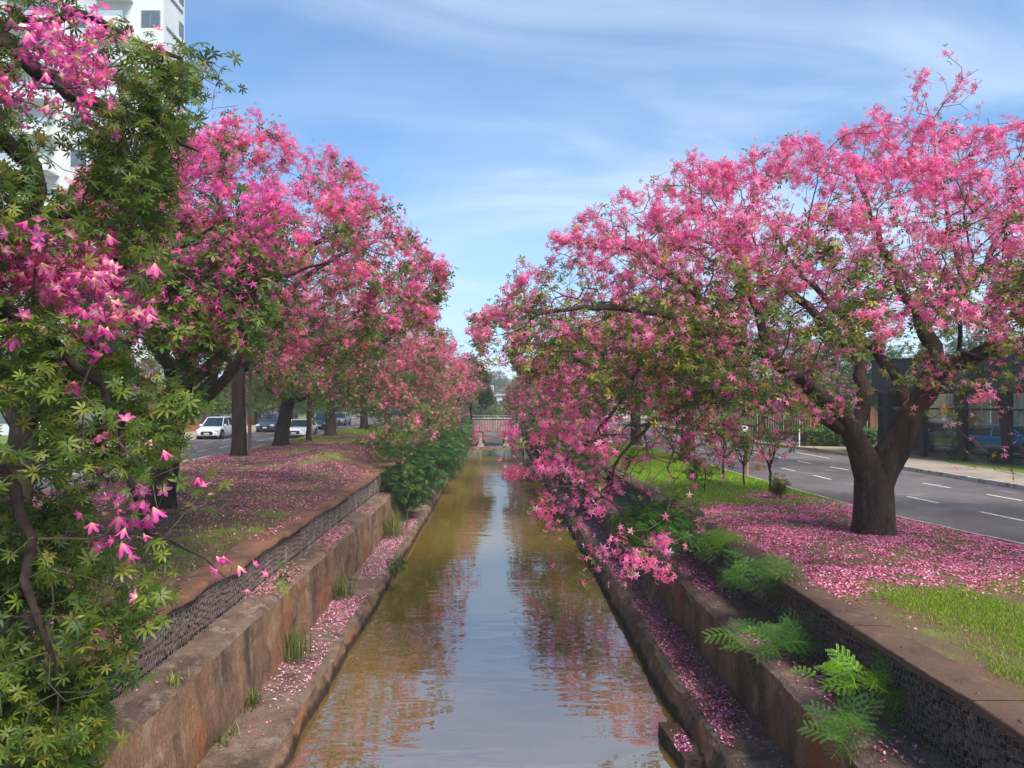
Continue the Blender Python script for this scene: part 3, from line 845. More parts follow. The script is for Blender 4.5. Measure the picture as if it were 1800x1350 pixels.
def wood(P, par, r, sides_fn, sel_chain, seed=0.0, rough=0.0, flare=None):
    """tubes along chains; sel_chain(first node, start radius) picks chains"""
    n = len(P)
    best = np.full(n, -1); bestr = np.zeros(n)
    for i in range(1, n):
        p = par[i]
        if p >= 0 and r[i] > bestr[p]: bestr[p] = r[i]; best[p] = i
    starts = [0] + [i for i in range(1, n) if par[i] >= 0 and best[par[i]] != i]
    out = {}
    for s in starts:
        if not sel_chain(s, r[s]): continue
        ch = [s]
        while best[ch[-1]] >= 0: ch.append(best[ch[-1]])
        C_, Rr = P[ch], r[ch]
        if s != 0:
            C_ = np.vstack([P[par[s]], C_]); Rr = np.append(min(r[s] * 1.25, r[par[s]]), Rr)
        if len(C_) < 2: continue
        k = sides_fn(Rr.max())
        out.setdefault(k, []).append((C_, Rr))
    VV, FF, nb = [], [], 0
    for k, chains in out.items():
        for C_, Rr in chains:
            m = len(C_)
            T = np.gradient(C_, axis=0); T /= np.linalg.norm(T, axis=1)[:, None] + 1e-9
            ref = np.array([1.0, 0, 0]) if abs(T[0, 2] if k >= 8 else T[:, 2].mean()) > .6 else np.array([0, 0, 1.0])
            U = np.cross(T, ref); U /= np.linalg.norm(U, axis=1)[:, None] + 1e-9
            if k >= 8:                              # carry the frame along thick stems without a flip
                u = U[0]
                for q_ in range(1, m):
                    u = u - T[q_] * (u @ T[q_]); u = u / (np.linalg.norm(u) + 1e-9); U[q_] = u
            Wv = np.cross(T, U)
            a = 2 * math.pi * np.arange(k) / k
            rad = np.repeat(Rr[:, None], k, 1)
            if rough and k >= 8:
                hz = C_[:, 2:3]
                rad = rad * (1 + rough * (np.sin(a * 3 + seed + hz * .9) * .5 + np.sin(a * 7 + hz * 2.1 + seed) * .28 + np.sin(a * 2 - hz * 1.7) * .45))
                if flare is not None and chains and C_[0, 2] < .5:
                    rad = rad * (1 + flare * np.exp(-np.maximum(hz, 0) / .22) * (1 + .35 * np.sin(a * 5 + seed)))
            V = C_[:, None] + U[:, None] * (np.cos(a)[None, :, None] * rad[..., None]) + Wv[:, None] * (np.sin(a)[None, :, None] * rad[..., None])
            V = V.reshape(-1, 3)
            i = (np.arange(m - 1) * k)[:, None]; j = np.arange(k)[None]
            F = np.stack([i + j, i + (j + 1) % k, i + k + (j + 1) % k, i + k + j], -1).reshape(-1, 4) + nb
            # close the tip
            VV.append(V); FF.append(F); nb += len(V)
    if not VV: return None
    return np.concatenate(VV), np.concatenate(FF)
def umbrella(n, c, rx, ry, ztop, zrim, zbot, rng, p=1.5, zb_rim=None, pw=2.0, inner=0.0):
    """points in an umbrella crown"""
    th = rng.uniform(0, 2 * math.pi, n); rho = np.sqrt(rng.uniform(inner ** 2, 1, n))
    x = c[0] + rx * rho * np.cos(th); y = c[1] + ry * rho * np.sin(th)
    top = ztop - (ztop - zrim) * rho ** pw
    zbr = zbot if zb_rim is None else zb_rim
    bot = np.minimum(zbot + (zbr - zbot) * rho ** 2, top - .3)
    z = top - rng.random(n) ** p * (top - bot)
    return np.stack([x, y, z], 1)
def thin(att, dmin):
    """drop attractors closer than dmin to an earlier one"""
    keep = []
    cell = {}
    for i, a in enumerate(att):
        key = tuple((a // dmin).astype(int)); ok = True
        for dx in (-1, 0, 1):
            for dy in (-1, 0, 1):
                for dz in (-1, 0, 1):
                    for b in cell.get((key[0] + dx, key[1] + dy, key[2] + dz), ()):
                        if ((a - b) ** 2).sum() < dmin * dmin: ok = False
        if ok: keep.append(i); cell.setdefault(key, []).append(a)
    return att[keep]
def project(A): return VPX + FPX * A[:, 0] / A[:, 1], VPY + FPX * (HC - A[:, 2]) / A[:, 1]

PINK = np.array([.74, .095, .275]); PINK2 = np.array([.82, .19, .40]); MAG = np.array([.74, .065, .38])
GREEN_D = np.array([.038, .085, .012]); GREEN_M = np.array([.085, .135, .020]); OLIVE = np.array([.17, .19, .025]); YELLOW = np.array([.42, .32, .03])
def mixcol(cols, w, n, rng, jit=.18):
    w = np.array(w, float); w /= w.sum()
    k = rng.choice(len(cols), n, p=w)
    c = np.array(cols)[k]
    k2 = rng.choice(len(cols), n, p=w); t = rng.random((n, 1)) * .4
    c = c * (1 - t) + np.array(cols)[k2] * t
    return c * np.exp(rng.normal(0, jit, (n, 1)))
def proto_dist_flower():
    V, F, C = [], [], []
    for k in range(3):
        d = diamond(.085, .045, 0, .02, -.02)
        b = len(V); V += list(rotz(d, k * 2.094)); F.append((b, b + 1, b + 2, b + 3)); C += [(1.2, 1.4, 1.1), (1, 1, 1), (1, 1, 1), (1, 1, 1)]
    return np.array(V), np.array(F), np.array(C)
FLOWER_DIST = proto_dist_flower()
def make_tree(name, label, group, cat, base, limbs, att, rng, n_flower, n_leaf, flower_w=None, leaf_w=None, near=False,
              fcols=None, lcols=None, fscale=1.0, lscale=1.0, n_parts=0, bark=None, sk={}, spread=.12, rough=.06, flare=.25,
              leaf_proto=None, flower_proto=None, branch_r=.028, part_names=('flower', 'leaf'), tsides=14, clump=.45):
    P, par, r, nl = skeleton(limbs, att, rng, **sk)
    e = empty(name, base, 0, label, cat, group)
    off = np.array(base)
    P0 = P - off
    bark = bark or M_BARK
    tr = wood(P0, par, r, lambda q: tsides if q > .12 else (9 if q > .05 else 6), lambda s, q: q >= branch_r or s == 0, seed=base[0], rough=rough, flare=flare)
    link('trunk', np_mesh('trunk', *tr, bark, smooth=True), e)
    br = wood(P0, par, r, lambda q: 5 if q > .015 else 3, lambda s, q: q < branch_r and s != 0)
    if br is not None: link('branches', np_mesh('branches', *br, M_TWIG, smooth=True), e)
    cand = np.where((r < .016) & (np.arange(len(P)) >= nl))[0]
    if len(cand) == 0: return e
    CP = P[cand]
    tipw = np.clip(.011 / r[cand], .3, 2.5)
    def pick(n, wfn, seedk, cl):
        w = tipw * (wfn(CP) if wfn else 1.0)
        nz = vnoise(CP + seedk, 1.1) * .5 + vnoise(CP + seedk, 2.7) * .5
        w = w * np.clip((nz - cl) * 6, .04, 1.6)
        w = np.maximum(w, 0); w /= w.sum()
        # whole sprays: choose twig nodes, then several organs per node
        k = rng.choice(len(cand), n, p=w)
        return k
    if n_flower:
        k = pick(n_flower, flower_w, 3.3, clump)
        pos = CP[k] + rng.normal(0, spread, (n_flower, 3)) + np.array([0, 0, .01])
        out = pos - CP[k]
        upv = out / (np.linalg.norm(out, axis=1)[:, None] + 1e-6) + rng.normal(0, .55, (n_flower, 3)) + np.array([0, -.25, -.10 if not near else -.15])
        fr = frames(n_flower, upv, rng)
        s = fscale * rng.uniform(.72, 1.18, n_flower)
        t = mixcol(*(fcols or ([PINK, PINK2, MAG], [3, 2, 1.2])), n_flower, rng)
        proto = flower_proto or (FLOWER_NEAR if near else FLOWER_FAR)
        dist = np.linalg.norm(pos - np.array([0, 0, HC]), axis=1)
        pxx, pyy = project(np.where(pos[:, 1:2] > .5, pos, np.array([[9e3, 1, 0]])))
        vis = (pxx > 0) & (pxx < 1800) & (pyy > 0) & (pyy < 1350)
        order = np.argsort(np.where(vis, dist, 1e5))
        a, b = order[:n_parts], order[n_parts:]
        if near:                                # open flowers and half closed hanging ones
            bell = rng.random(n_flower) < .42
            fr[bell] = frames(int(bell.sum()), np.array([0, 0, -1.0]) + rng.normal(0, .35, (int(bell.sum()), 3)), rng)
            for pr_, sel in ((FLOWER_NEAR, ~bell), (FLOWER_BELL, bell)):
                q_ = a[sel[a]]
                single_objects(part_names[0], pr_, pos[q_] - off, fr[q_], s[q_], t[q_], M_PETAL, e)
            proto = FLOWER_NEAR
        elif n_parts: single_objects(part_names[0], proto, pos[a] - off, fr[a], s[a], t[a], M_PETAL, e)
        scatter('blossoms', proto, pos[b] - off, fr[b], s[b], t[b], M_PETAL, e)
    if n_leaf:
        k = pick(n_leaf, leaf_w, 8.8, .40)
        pos = CP[k] + rng.normal(0, spread * 1.1, (n_leaf, 3)) - np.array([0, 0, .03])
        upv = rng.normal(0, .55, (n_leaf, 3)) + np.array([0, -.25, .8])
        fr = frames(n_leaf, upv, rng)
        s = lscale * rng.uniform(.65, 1.2, n_leaf)
        t = mixcol(*(lcols or ([GREEN_D, GREEN_M, OLIVE], [2, 3, 1])), n_leaf, rng)
        proto = leaf_proto or (LEAF_NEAR if near else LEAF_FAR)
        dist = np.linalg.norm(pos - np.array([0, 0, HC]), axis=1)
        pxx, pyy = project(np.where(pos[:, 1:2] > .5, pos, np.array([[9e3, 1, 0]])))
        vis = (pxx > 0) & (pxx < 1800) & (pyy > 0) & (pyy < 1350)
        order = np.argsort(np.where(vis, dist, 1e5))
        npz = n_parts if near else 0
        a, b = order[:npz], order[npz:]
        if npz: single_objects(part_names[1], proto, pos[a] - off, fr[a], s[a], t[a], M_LEAF, e)
        scatter('foliage', proto, pos[b] - off, fr[b], s[b], t[b], M_LEAF, e)
    return e

#@@TREES
# ------------------------------------------------------------------ the big tree on the right verge
rng = np.random.default_rng(21)
B = (8.25, 16.25, 0.0)
def L(*rows):  # rows: px, py, Y, radius
    return [(*W(a, b, y), r_) for a, b, y, r_ in rows]
limbs = [
    [(8.25, 16.25, -.15, .43), (8.25, 16.25, .25, .40), (8.25, 16.25, .7, .39)] + L((1537, 850, 16.25, .41), (1548, 822, 16.25, .43), (1572, 792, 16.25, .33), (1587, 755, 16.2, .29), (1612, 715, 16.15, .25), (1640, 668, 16.0, .23), (1650, 640, 16.0, .2)),
    L((1538, 845, 16.25, .38), (1524, 815, 16.2, .32), (1508, 780, 16.15, .25), (1492, 748, 16.1, .21), (1465, 715, 15.9, .18), (1415, 675, 15.6, .16), (1360, 630, 15.1, .14), (1300, 600, 14.6, .12), (1215, 572, 14.2, .10), (1120, 545, 13.8, .07), (1020, 540, 13.5, .045), (930, 560, 13.2, .02)),
    L((1494, 752, 16.1, .16), (1455, 742, 15.9, .13), (1420, 716, 15.4, .11), (1378, 697, 14.9, .09), (1320, 690, 14.2, .07), (1240, 700, 13.4, .05), (1150, 745, 12.9, .035), (1080, 820, 12.6, .02)),
    L((1630, 685, 16.05, .22), (1655, 652, 15.8, .19), (1695, 636, 15.4, .17), (1740, 616, 15.0, .14), (1810, 598, 14.6, .12), (1900, 570, 14.2, .08), (2000, 540, 14, .05)),
    L((1640, 668, 16.0, .22), (1640, 610, 16.0, .17), (1618, 570, 16.3, .15), (1640, 540, 16.6, .12), (1700, 500, 17, .09), (1750, 430, 17.4, .06), (1790, 350, 17.8, .03)),
    L((1618, 572, 16.3, .13), (1592, 520, 16.6, .10), (1555, 450, 17.0, .08), (1535, 380, 17.2, .05), (1500, 300, 17.4, .025)),
    L((1500, 765, 16.12, .18), (1518, 700, 16.6, .14), (1500, 620, 17.2, .12), (1420, 540, 17.8, .10), (1330, 470, 18.4, .07), (1230, 420, 18.8, .045), (1120, 400, 19, .02)),
    L((1585, 760, 16.2, .2), (1592, 710, 17.2, .14), (1560, 640, 18.2, .12), (1480, 560, 19.2, .09), (1400, 470, 20, .06), (1350, 390, 20.5, .03)),
    L((1300, 600, 14.6, .09), (1225, 520, 14.9, .07), (1140, 455, 15.3, .05), (1060, 420, 15.7, .03)),
    L((1360, 632, 15.1, .10), (1330, 540, 15.3, .08), (1300, 450, 15.8, .06), (1270, 370, 16.3, .03)),
    L((1180, 560, 14.1, .05), (1130, 640, 13.4, .04), (1080, 720, 12.9, .03), (1020, 800, 12.6, .02)),
    L((1690, 500, 17, .07), (1670, 400, 17.2, .05), (1650, 300, 17.3, .03), (1640, 210, 17.3, .012)),
]
att = umbrella(6500, (8.3, 16.3), 9.6, 6.6, 9.4, 3.9, 5.0, rng, p=1.3, zb_rim=2.6, pw=2.2)
px, py = project(att)
outline = [(826, 590), (835, 545), (890, 520), (885, 450), (925, 425), (1000, 385), (1060, 350), (1120, 335), (1175, 290), (1215, 262), (1245, 295), (1320, 262), (1400, 240), (1480, 232), (1560, 205), (1650, 212), (1760, 205), (2100, 190), (2600, 300), (2600, 640),
           (1790, 610), (1730, 590), (1660, 600), (1640, 560), (1560, 600), (1480, 640), (1400, 670), (1300, 760), (1200, 800), (1100, 800), (1000, 760), (960, 700), (905, 640), (880, 560), (850, 620)]
att = att[inpoly(px, py, outline)]
att = att[vnoise(att + 5.5, .6) > .27]
# low drooping sprays on the canal side
def blob(c, s, n): return np.array(c) + rng.normal(0, 1, (n, 3)) * np.array(s)
low = [blob(W(1180, 745, 14.3), (.9, .9, .45), 150), blob(W(1260, 775, 14.6), (.6, .8, .3), 70), blob(W(1010, 875, 12.6), (.35, .4, .35), 70), blob(W(1060, 780, 13.2), (.6, .7, .5), 80), blob(W(970, 900, 12.6), (.2, .3, .35), 40), blob(W(1000, 820, 13.2), (.5, .8, .45), 60), blob(W(1120, 760, 13.5), (.7, 1.0, .45), 110), blob(W(1230, 720, 13.8), (.8, 1.0, .4), 110), blob(W(1060, 690, 14.2), (.8, 1.1, .5), 140),
       blob(W(1150, 660, 14.5), (.9, 1.2, .5), 150), blob(W(985, 905, 12.8), (.25, .3, .35), 40), blob(W(1110, 985, 11.4), (.45, .35, .16), 30), blob(W(1180, 945, 11.5), (.4, .3, .2), 20),
       blob(W(1300, 700, 14.0), (.8, .8, .35), 70), blob(W(1400, 720, 14.5), (.5, .6, .2), 22), blob(W(1740, 745, 13.5), (.4, .3, .5), 26), blob(W(1690, 700, 14.0), (.3, .3, .2), 14),
       blob(W(1720, 810, 13.4), (.3, .2, .12), 16), blob(W(1790, 690, 13.8), (.3, .4, .35), 34), blob(W(1680, 650, 14.4), (.4, .4, .2), 24), blob(W(1840, 640, 14), (.6, .6, .4), 60), blob(W(1600, 700, 14.6), (.3, .3, .25), 8), blob(W(1340, 790, 13.6), (.5, .3, .2), 10),
       blob(W(1600, 175, 17.3), (.6, .6, .3), 20), blob(W(1680, 185, 17.3), (.6, .4, .35), 16), blob(W(1205, 275, 17), (.15, .2, .12), 6)]
att = thin(np.vstack([att] + low), .21)
def fw(P_):
    px, py = project(P_)
    w = np.clip(.22 + (P_[:, 2] - 3.4) / 3.2, .25, 1)
    return w * np.where((py < 205) & (px > 1500), .6, 1) * np.where((px < 1200) & (py > 640), 2.2, 1)
def lw(P_):
    px, py = project(P_)
    g = np.exp(-((P_[:, 2] - 4.4) / 1.3) ** 2) + .05
    g = g + .8 * np.exp(-((px - 1330) / 180) ** 2 - ((py - 620) / 80) ** 2) + .5 * np.exp(-((px - 1650) / 110) ** 2 - ((py - 560) / 90) ** 2)
    return g
make_tree('silk_floss_tree', 'large wide pink blossoming tree with a thick forked trunk on the right verge', 'pink blossoming trees along the canal', 'tree', B, limbs, att, rng,
          44000, 17500, fw, lw, False, ([PINK, PINK2, MAG, np.array([.86, .30, .50])], [3, 2.4, 1.8, .9]), ([GREEN_M, OLIVE, YELLOW, GREEN_D], [3, 2.6, .9, 1.4]), 1.0, .95, 300, M_BARKBIG,
          sk=dict(step=.26, bf=.2, rtip=.0056, expo=.44, wig=.07, rise=.06, rmax=.10), spread=.085, rough=.075, flare=.16, tsides=28, clump=.49, branch_r=.03)

# ------------------------------------------------------------------ near leafy tree, left foreground
rng = np.random.default_rng(5)
B = (-7.4, 5.6, -.02)
limbs = [
    [(-7.4, 5.6, -.1, .30), (-7.4, 5.6, .6, .26), (-7.3, 5.6, 1.8, .24), (-7.1, 5.6, 3.0, .22), (-6.8, 5.6, 4.2, .19), (-6.4, 5.7, 5.4, .14), (-6.0, 5.8, 6.6, .08)],
    [(-6.9, 5.6, 4.0, .11), (-6.0, 5.9, 5.3, .095)] + L((-60, 60, 6.1, .085), (70, 130, 6.2, .07), (160, 185, 6.2, .06), (230, 215, 6.1, .05), (290, 235, 6.0, .028), (350, 262, 5.9, .006)),
    [(-7.1, 5.6, 3.3, .11), (-6.2, 5.5, 4.6, .09)] + L((-90, 170, 5.5, .075), (0, 225, 5.4, .06), (45, 290, 5.3, .05), (65, 370, 5.2, .035), (75, 450, 5.1, .02)),
    [(-7.2, 5.6, 2.6, .09), (-6.2, 5.2, 3.3, .07)] + L((-60, 560, 5.1, .05), (70, 590, 5.0, .04), (170, 680, 4.9, .03), (215, 800, 4.9, .022), (260, 930, 5.0, .011), (330, 960, 5.3, .007), (395, 1010, 5.6, .003)),
    [(-7.3, 5.6, 1.8, .08), (-6.4, 5.1, 2.0, .06)] + L((-80, 800, 4.9, .045), (20, 900, 4.7, .035), (60, 1010, 4.6, .028), (90, 1140, 4.5, .018)),
    [(-6.6, 5.7, 5.0, .07), (-5.2, 6.4, 5.9, .055)] + L((120, 20, 6.6, .04), (230, 70, 6.7, .03), (320, 110, 6.8, .018)),
    [(-7.1, 5.6, 3.4, .07), (-5.9, 6.3, 3.9, .05)] + L((60, 380, 6.4, .04), (160, 410, 6.5, .03), (240, 480, 6.5, .02)),
]
poly_all = [(-400, -300), (-100, -200), (120, -40), (170, 40), (300, 75), (345, 95), (400, 110), (385, 170), (350, 180), (350, 220), (300, 250), (300, 330), (300, 420), (250, 520), (240, 600), (280, 650), (330, 680), (345, 740), (335, 830), (300, 860),
            (285, 900), (290, 960), (300, 985), (275, 1030), (285, 1090), (250, 1110), (225, 1170), (180, 1200), (170, 1330), (60, 1380), (-200, 1400), (-400, 1200)]
n = 9000
px = rng.uniform(-380, 420, n); py = rng.uniform(-300, 1400, n); Yd = rng.uniform(4.3, 7.2, n)
Yd = np.where(py > 700, rng.uniform(4.3, 5.9, n), Yd)
ok = inpoly(px, py, poly_all)
dens = vnoise(np.stack([px * .008, py * .008, Yd * .5], 1), 1.0)
ok &= (dens > .42) | (rng.random(n) < .16)
ok &= ~((py < 330) & (rng.random(n) < np.where((px > 140) | (py > 130), .30, .60))) & ~((py > 830) & (py < 1020) & (px > 0) & (rng.random(n) < .5))
ok &= ~((px > -10) & (px < 80) & (py > 690) & (py < 860) & (rng.random(n) < .9))
att = np.stack([(px - VPX) / FPX * Yd, Yd, HC - (py - VPY) / FPX * Yd], 1)[ok]
att = np.vstack([att, blob(W(360, 880, 5.4), (.12, .2, .07), 10), blob(W(400, 1000, 5.6), (.10, .1, .04), 6), blob(W(260, 880, 5.2), (.25, .2, .1), 16), blob(W(390, 115, 6.8), (.1, .2, .06), 4), blob(W(405, 185, 6.6), (.05, .1, .05), 3)])
att = thin(att, .15)
spots = [(150, 70, 70, 60), (130, 115, 60, 60), (90, 60, 50, 40), (20, 150, 60, 60), (110, 60, 60, 40), (130, 150, 60, 30), (20, 500, 70, 50), (110, 480, 70, 45), (190, 490, 50, 50), (130, 560, 40, 40), (230, 560, 30, 40), (240, 30, 25, 60), (255, 890, 70, 35), (340, 885, 35, 30), (400, 1000, 45, 30),
         (180, 450, 60, 40), (60, 450, 50, 40), (210, 530, 50, 40), (330, 740, 30, 14), (140, 130, 50, 45), (165, 150, 40, 30)]
def fw(P_):
    px, py = project(P_)
    w = np.full(len(px), .012)
    for a, b, c_, d_ in spots: w += (.40 if b < 200 else 1.0) * np.exp(-((px - a) / c_) ** 2 * 1.3 - ((py - b) / d_) ** 2 * 1.3)
    return w
def lw(P_):
    px, py = project(P_)
    w = np.full(len(px), 1.0)
    for a, b, c_, d_ in spots: w -= .75 * np.exp(-((px - a) / c_) ** 2 - ((py - b) / d_) ** 2)
    w *= np.where(px > 345, .25, 1.0)
    return np.clip(w, .05, 1)
make_tree('silk_floss_tree', 'nearest leafy tree hanging its green branches and magenta blossoms over the left foreground', 'pink blossoming trees along the canal', 'tree', B, limbs, att, rng,
          1150, 20000, fw, lw, True, ([MAG, np.array([.80, .10, .42]), PINK2, np.array([.72, .035, .24])], [3, 2, 1.2, 1]), ([np.array([.045, .090, .012]), np.array([.082, .130, .017]), np.array([.145, .175, .022]), np.array([.22, .21, .03])], [3, 3, 2.0, .8]), .82, .62, 300, M_BARK,
          sk=dict(step=.16, bf=.25, rtip=.0028, expo=.42, wig=.06, rise=-.02, skip_trunk=3.0, rmax=.05), spread=.06, rough=.05, branch_r=.02, clump=.38)

# ------------------------------------------------------------------ pink trees of the left row
def row_tree(base, H, rx, ry, n_att, nf, nl_, seed, label, outline=None, height_fork=2.4, lean=(0, 0), r0=.34, fs=1.0, zrim=4.2, zbot=4.6, zbr=2.4, low=None, lwbias=1.0, dmin=.25, canal=0.0, near=False, parts=0, fcols=None, clump=.45, crown_c=None, lcols=None, dark=1.0, name='silk_floss_tree', group='pink blossoming trees along the canal', flw=None):
    rng = np.random.default_rng(seed)
    bx, by = base[0], base[1]
    cx, cy = crown_c or (bx + canal, by)
    fx, fy = bx + lean[0], by + lean[1]
    limbs = [[(bx, by, base[2] - .15, r0 * 1.12), (bx, by, .3, r0), (bx + lean[0] * .4, by + lean[1] * .4, height_fork * .55, r0 * .9), (fx, fy, height_fork, r0 * .92), (fx + .2, fy, height_fork + 1.0, r0 * .62), (fx + .5, fy + .2, height_fork + 2.4, r0 * .42), ((fx + cx) / 2, (fy + cy) / 2, H * .72, r0 * .2), (cx, cy, H * .9, .03)]]
    k = 6
    for i in range(k):
        a = 2 * math.pi * (i + rng.uniform(-.25, .25)) / k + .4
        dx, dy = math.cos(a), math.sin(a)
        h1 = height_fork + rng.uniform(-.2, .9)
        ex, ey = cx + dx * rx * .72, cy + dy * ry * .72
        zt = H - (H - zrim) * .5 + rng.uniform(-.5, .3)
        limbs.append([(fx, fy, h1, r0 * .5), (fx + (ex - fx) * .18, fy + (ey - fy) * .18, h1 + .5, r0 * .40), (fx + (ex - fx) * .42 + rng.uniform(-.2, .2), fy + (ey - fy) * .42 + rng.uniform(-.2, .2), h1 + (zt - h1) * .55, r0 * .28), (fx + (ex - fx) * .72, fy + (ey - fy) * .72, h1 + (zt - h1) * .85, r0 * .17), (ex, ey, zt, .02)])
    att = umbrella(n_att * 3, (cx, cy), rx, ry, H, zrim, zbot, rng, p=1.25, zb_rim=zbr, pw=2.3)
    if outline is not None:
        px, py = project(att); att = att[inpoly(px, py, outline)]
    att = att[vnoise(att + seed * 1.7, .55) > .36]
    if low is not None: att = np.vstack([att, low(rng)])
    att = thin(att, dmin)
    if flw: fw_, lw_ = flw
    else:
        fw_ = lambda P_: np.clip(.10 + (P_[:, 2] - 3.0) / (H - 4.0) + .75 * np.clip(-np.sign(bx) * (P_[:, 0] - cx) / rx - .15, 0, 1), .06, 1.1) ** 1.3
        lw_ = lambda P_: np.clip(1.15 - (P_[:, 2] - 2.5) / (H - 3.5), .05, 1)
    return make_tree(name, label, group, 'tree', (bx, by, base[2]), limbs, att, rng, int(nf * 1.85), int(nl_ * lwbias * 1.35), fw_, lw_, near,
              fcols or ([PINK * dark, PINK2 * dark, np.array([.90, .22, .30]) * dark], [3, 2.4, 1.4]), lcols or ([GREEN_M, OLIVE, GREEN_D], [3, 1.4, 2]), fs, 1.15 * fs, parts, M_BARK, flower_proto=FLOWER_DIST if by > 50 else None,
              sk=dict(step=.34, bf=.2, rtip=.0055, expo=.44, wig=.07, rise=.08, rmax=.11), spread=.11 * fs, rough=.06, flare=.30, tsides=14, clump=clump)
CORAL = np.array([.84, .13, .21])
oL2 = [(60, 420), (150, 300), (250, 260), (330, 235), (400, 215), (430, 205), (480, 190), (545, 198), (600, 228), (665, 238), (700, 290), (748, 318), (742, 352), (765, 400), (782, 440), (780, 500), (760, 560), (680, 600), (640, 640), (560, 640), (470, 560), (400, 610), (300, 620), (240, 560), (60, 560)]
row_tree((-8.9, 19.5, .1), 10.6, 8.0, 6.8, 2200, 14000, 7500, 31, 'tall pink blossoming tree whose hidden trunk stands just behind the near leafy branches', oL2, 2.9, (.5, -.1), .36, 1.0, 4.8, 4.6, 3.2, dmin=.24, canal=.6, parts=0, clump=.48,
         low=lambda g: np.vstack([W(400, 440, 14) + g.normal(0, 1, (200, 3)) * (1.1, 1.0, .7), W(470, 590, 17) + g.normal(0, 1, (60, 3)) * (.9, .8, .35), W(330, 560, 16) + g.normal(0, 1, (50, 3)) * (.7, .6, .35), W(340, 640, 15) + g.normal(0, 1, (16, 3)) * (.2, .2, .2)]),
         fcols=([PINK, MAG, CORAL, PINK2], [2, 2.0, 1.5, 1.5]))
# a younger, closer tree with vivid blossoms between them
oL1 = [(180, 330), (260, 260), (340, 250), (420, 300), (480, 350), (500, 420), (470, 480), (470, 560), (420, 600), (330, 620), (250, 560), (180, 480)]
row_tree((-8.3, 12.6, .05), 7.4, 4.6, 3.6, 700, 3400, 3600, 37, 'pink tree with magenta flowers between the nearest tree and the tall one', oL1, 2.3, (.2, 0), .25, 1.0, 4.4, 4.0, 3.6, dmin=.2, canal=2.2, near=False, parts=300, clump=.46,
         fcols=([MAG, PINK, np.array([.82, .10, .40])], [3, 1.5, 1.5]))
oL3 = [(380, 420), (480, 300), (600, 330), (700, 380), (770, 430), (788, 500), (805, 560), (800, 640), (770, 700), (740, 760), (690, 790), (640, 740), (560, 700), (500, 700), (440, 640), (380, 600)]
droop = lambda x, y, z: (lambda g: np.array([x, y, z]) + g.normal(0, 1, (110, 3)) * (.8, 2.2, .8))
row_tree((-12.6, 36, .1), 10.2, 10.2, 7.5, 1500, 10500, 7500, 41, 'left row tree with a dark straight trunk and pink petals around its foot', oL3, 3.9, (0, 0), .36, 1.0, 5.6, 3.5, 1.8, dmin=.34, canal=1.0, low=droop(-4.2, 33, 2.0), clump=.43, fcols=([PINK, CORAL, PINK2], [2, 2, 1.5]))
row_tree((-13.2, 45, .1), 9.6, 10.0, 7.0, 1000, 8000, 5500, 43, 'left row tree with two dark stems on the petal covered mound', None, 3.0, (.5, 0), .44, 1.1, 6.2, 3.4, 1.7, dmin=.42, canal=1.3, low=droop(-4.0, 43, 1.8), clump=.43, fcols=([PINK, CORAL, PINK2], [2, 2, 1.5]))
row_tree((-12.4, 48.5, .1), 7.0, 4.5, 4.0, 260, 900, 1500, 44, 'thin dark stemmed tree right of the two stemmed one in the left row', None, 3.2, (.1, 0), .17, 1.1, 4.0, 4.2, 3.0, dmin=.45, canal=.4, clump=.43)
row_tree((-12.9, 57, .1), 9.2, 9.8, 7.0, 900, 7000, 5000, 47, 'left row tree with a wide flared trunk foot right of the thin one', None, 3.2, (0, 0), .42, 1.25, 6.0, 3.3, 1.6, dmin=.5, canal=1.6, low=droop(-4.0, 54, 1.6), clump=.43, fcols=([PINK, CORAL, PINK2], [2, 2, 1.5]))
for i, (x, y, lab) in enumerate([(-12.3, 68, 'left row tree beyond the flared trunk, pink crown reaching out over the canal'), (-11.8, 79, 'last left row tree before the bridge with a pink crown over the green bushes'),
                                 (-10.6, 98, 'hazy pink tree on the left bank just beyond the bridge'), (-9.4, 118, 'hazy pink tree farthest away on the left bank')]):
    row_tree((x, y, .1), 8.8 - .2 * i, 9.2 if i < 2 else 7.2, 6.8, 520, 5000, 2600, 51 + i, lab, None, 3.0, (0, 0), .36, 1.5, 5.2 if i < 2 else 4.2, 3.6, 1.6, dmin=.65, canal=1.6, clump=.42)
# right row behind the big tree
for i, (x, y, lab, rx) in enumerate([(9.0, 35, 'right row tree with a dark trunk at the far end of the lawn', 7.8), (8.6, 46, 'second tree behind the big one in the right row', 7.6), (8.3, 58, 'right row tree midway to the bridge with a pink crown over the canal', 7.2),
                                     (8.0, 70, 'last right row tree before the bridge', 6.9), (7.9, 97, 'hazy pink tree on the right bank just beyond the bridge', 6.0), (7.4, 117, 'hazy pink tree farthest away on the right bank', 5.6)]):
    fs = 1.1 + .1 * min(i, 4)
    row_tree((x, y, .05), 8.2 - .15 * i, rx, 6.0, 800 - 80 * i, 6500 - 500 * i, 4200 - 350 * i, 71 + i, lab, None, 2.8, (0, 0), .34, fs, 3.6, 3.9, 1.7, dmin=.36 + .06 * i, canal=-.3 - .1 * i, clump=.42,
             low=(lambda X0, Y0: (lambda g: np.array([X0, Y0, 1.7]) + g.normal(0, 1, (100, 3)) * (.8, 2.4, .8)))(2.9, y - 2), fcols=([PINK, PINK2, MAG], [3, 2, 1]))

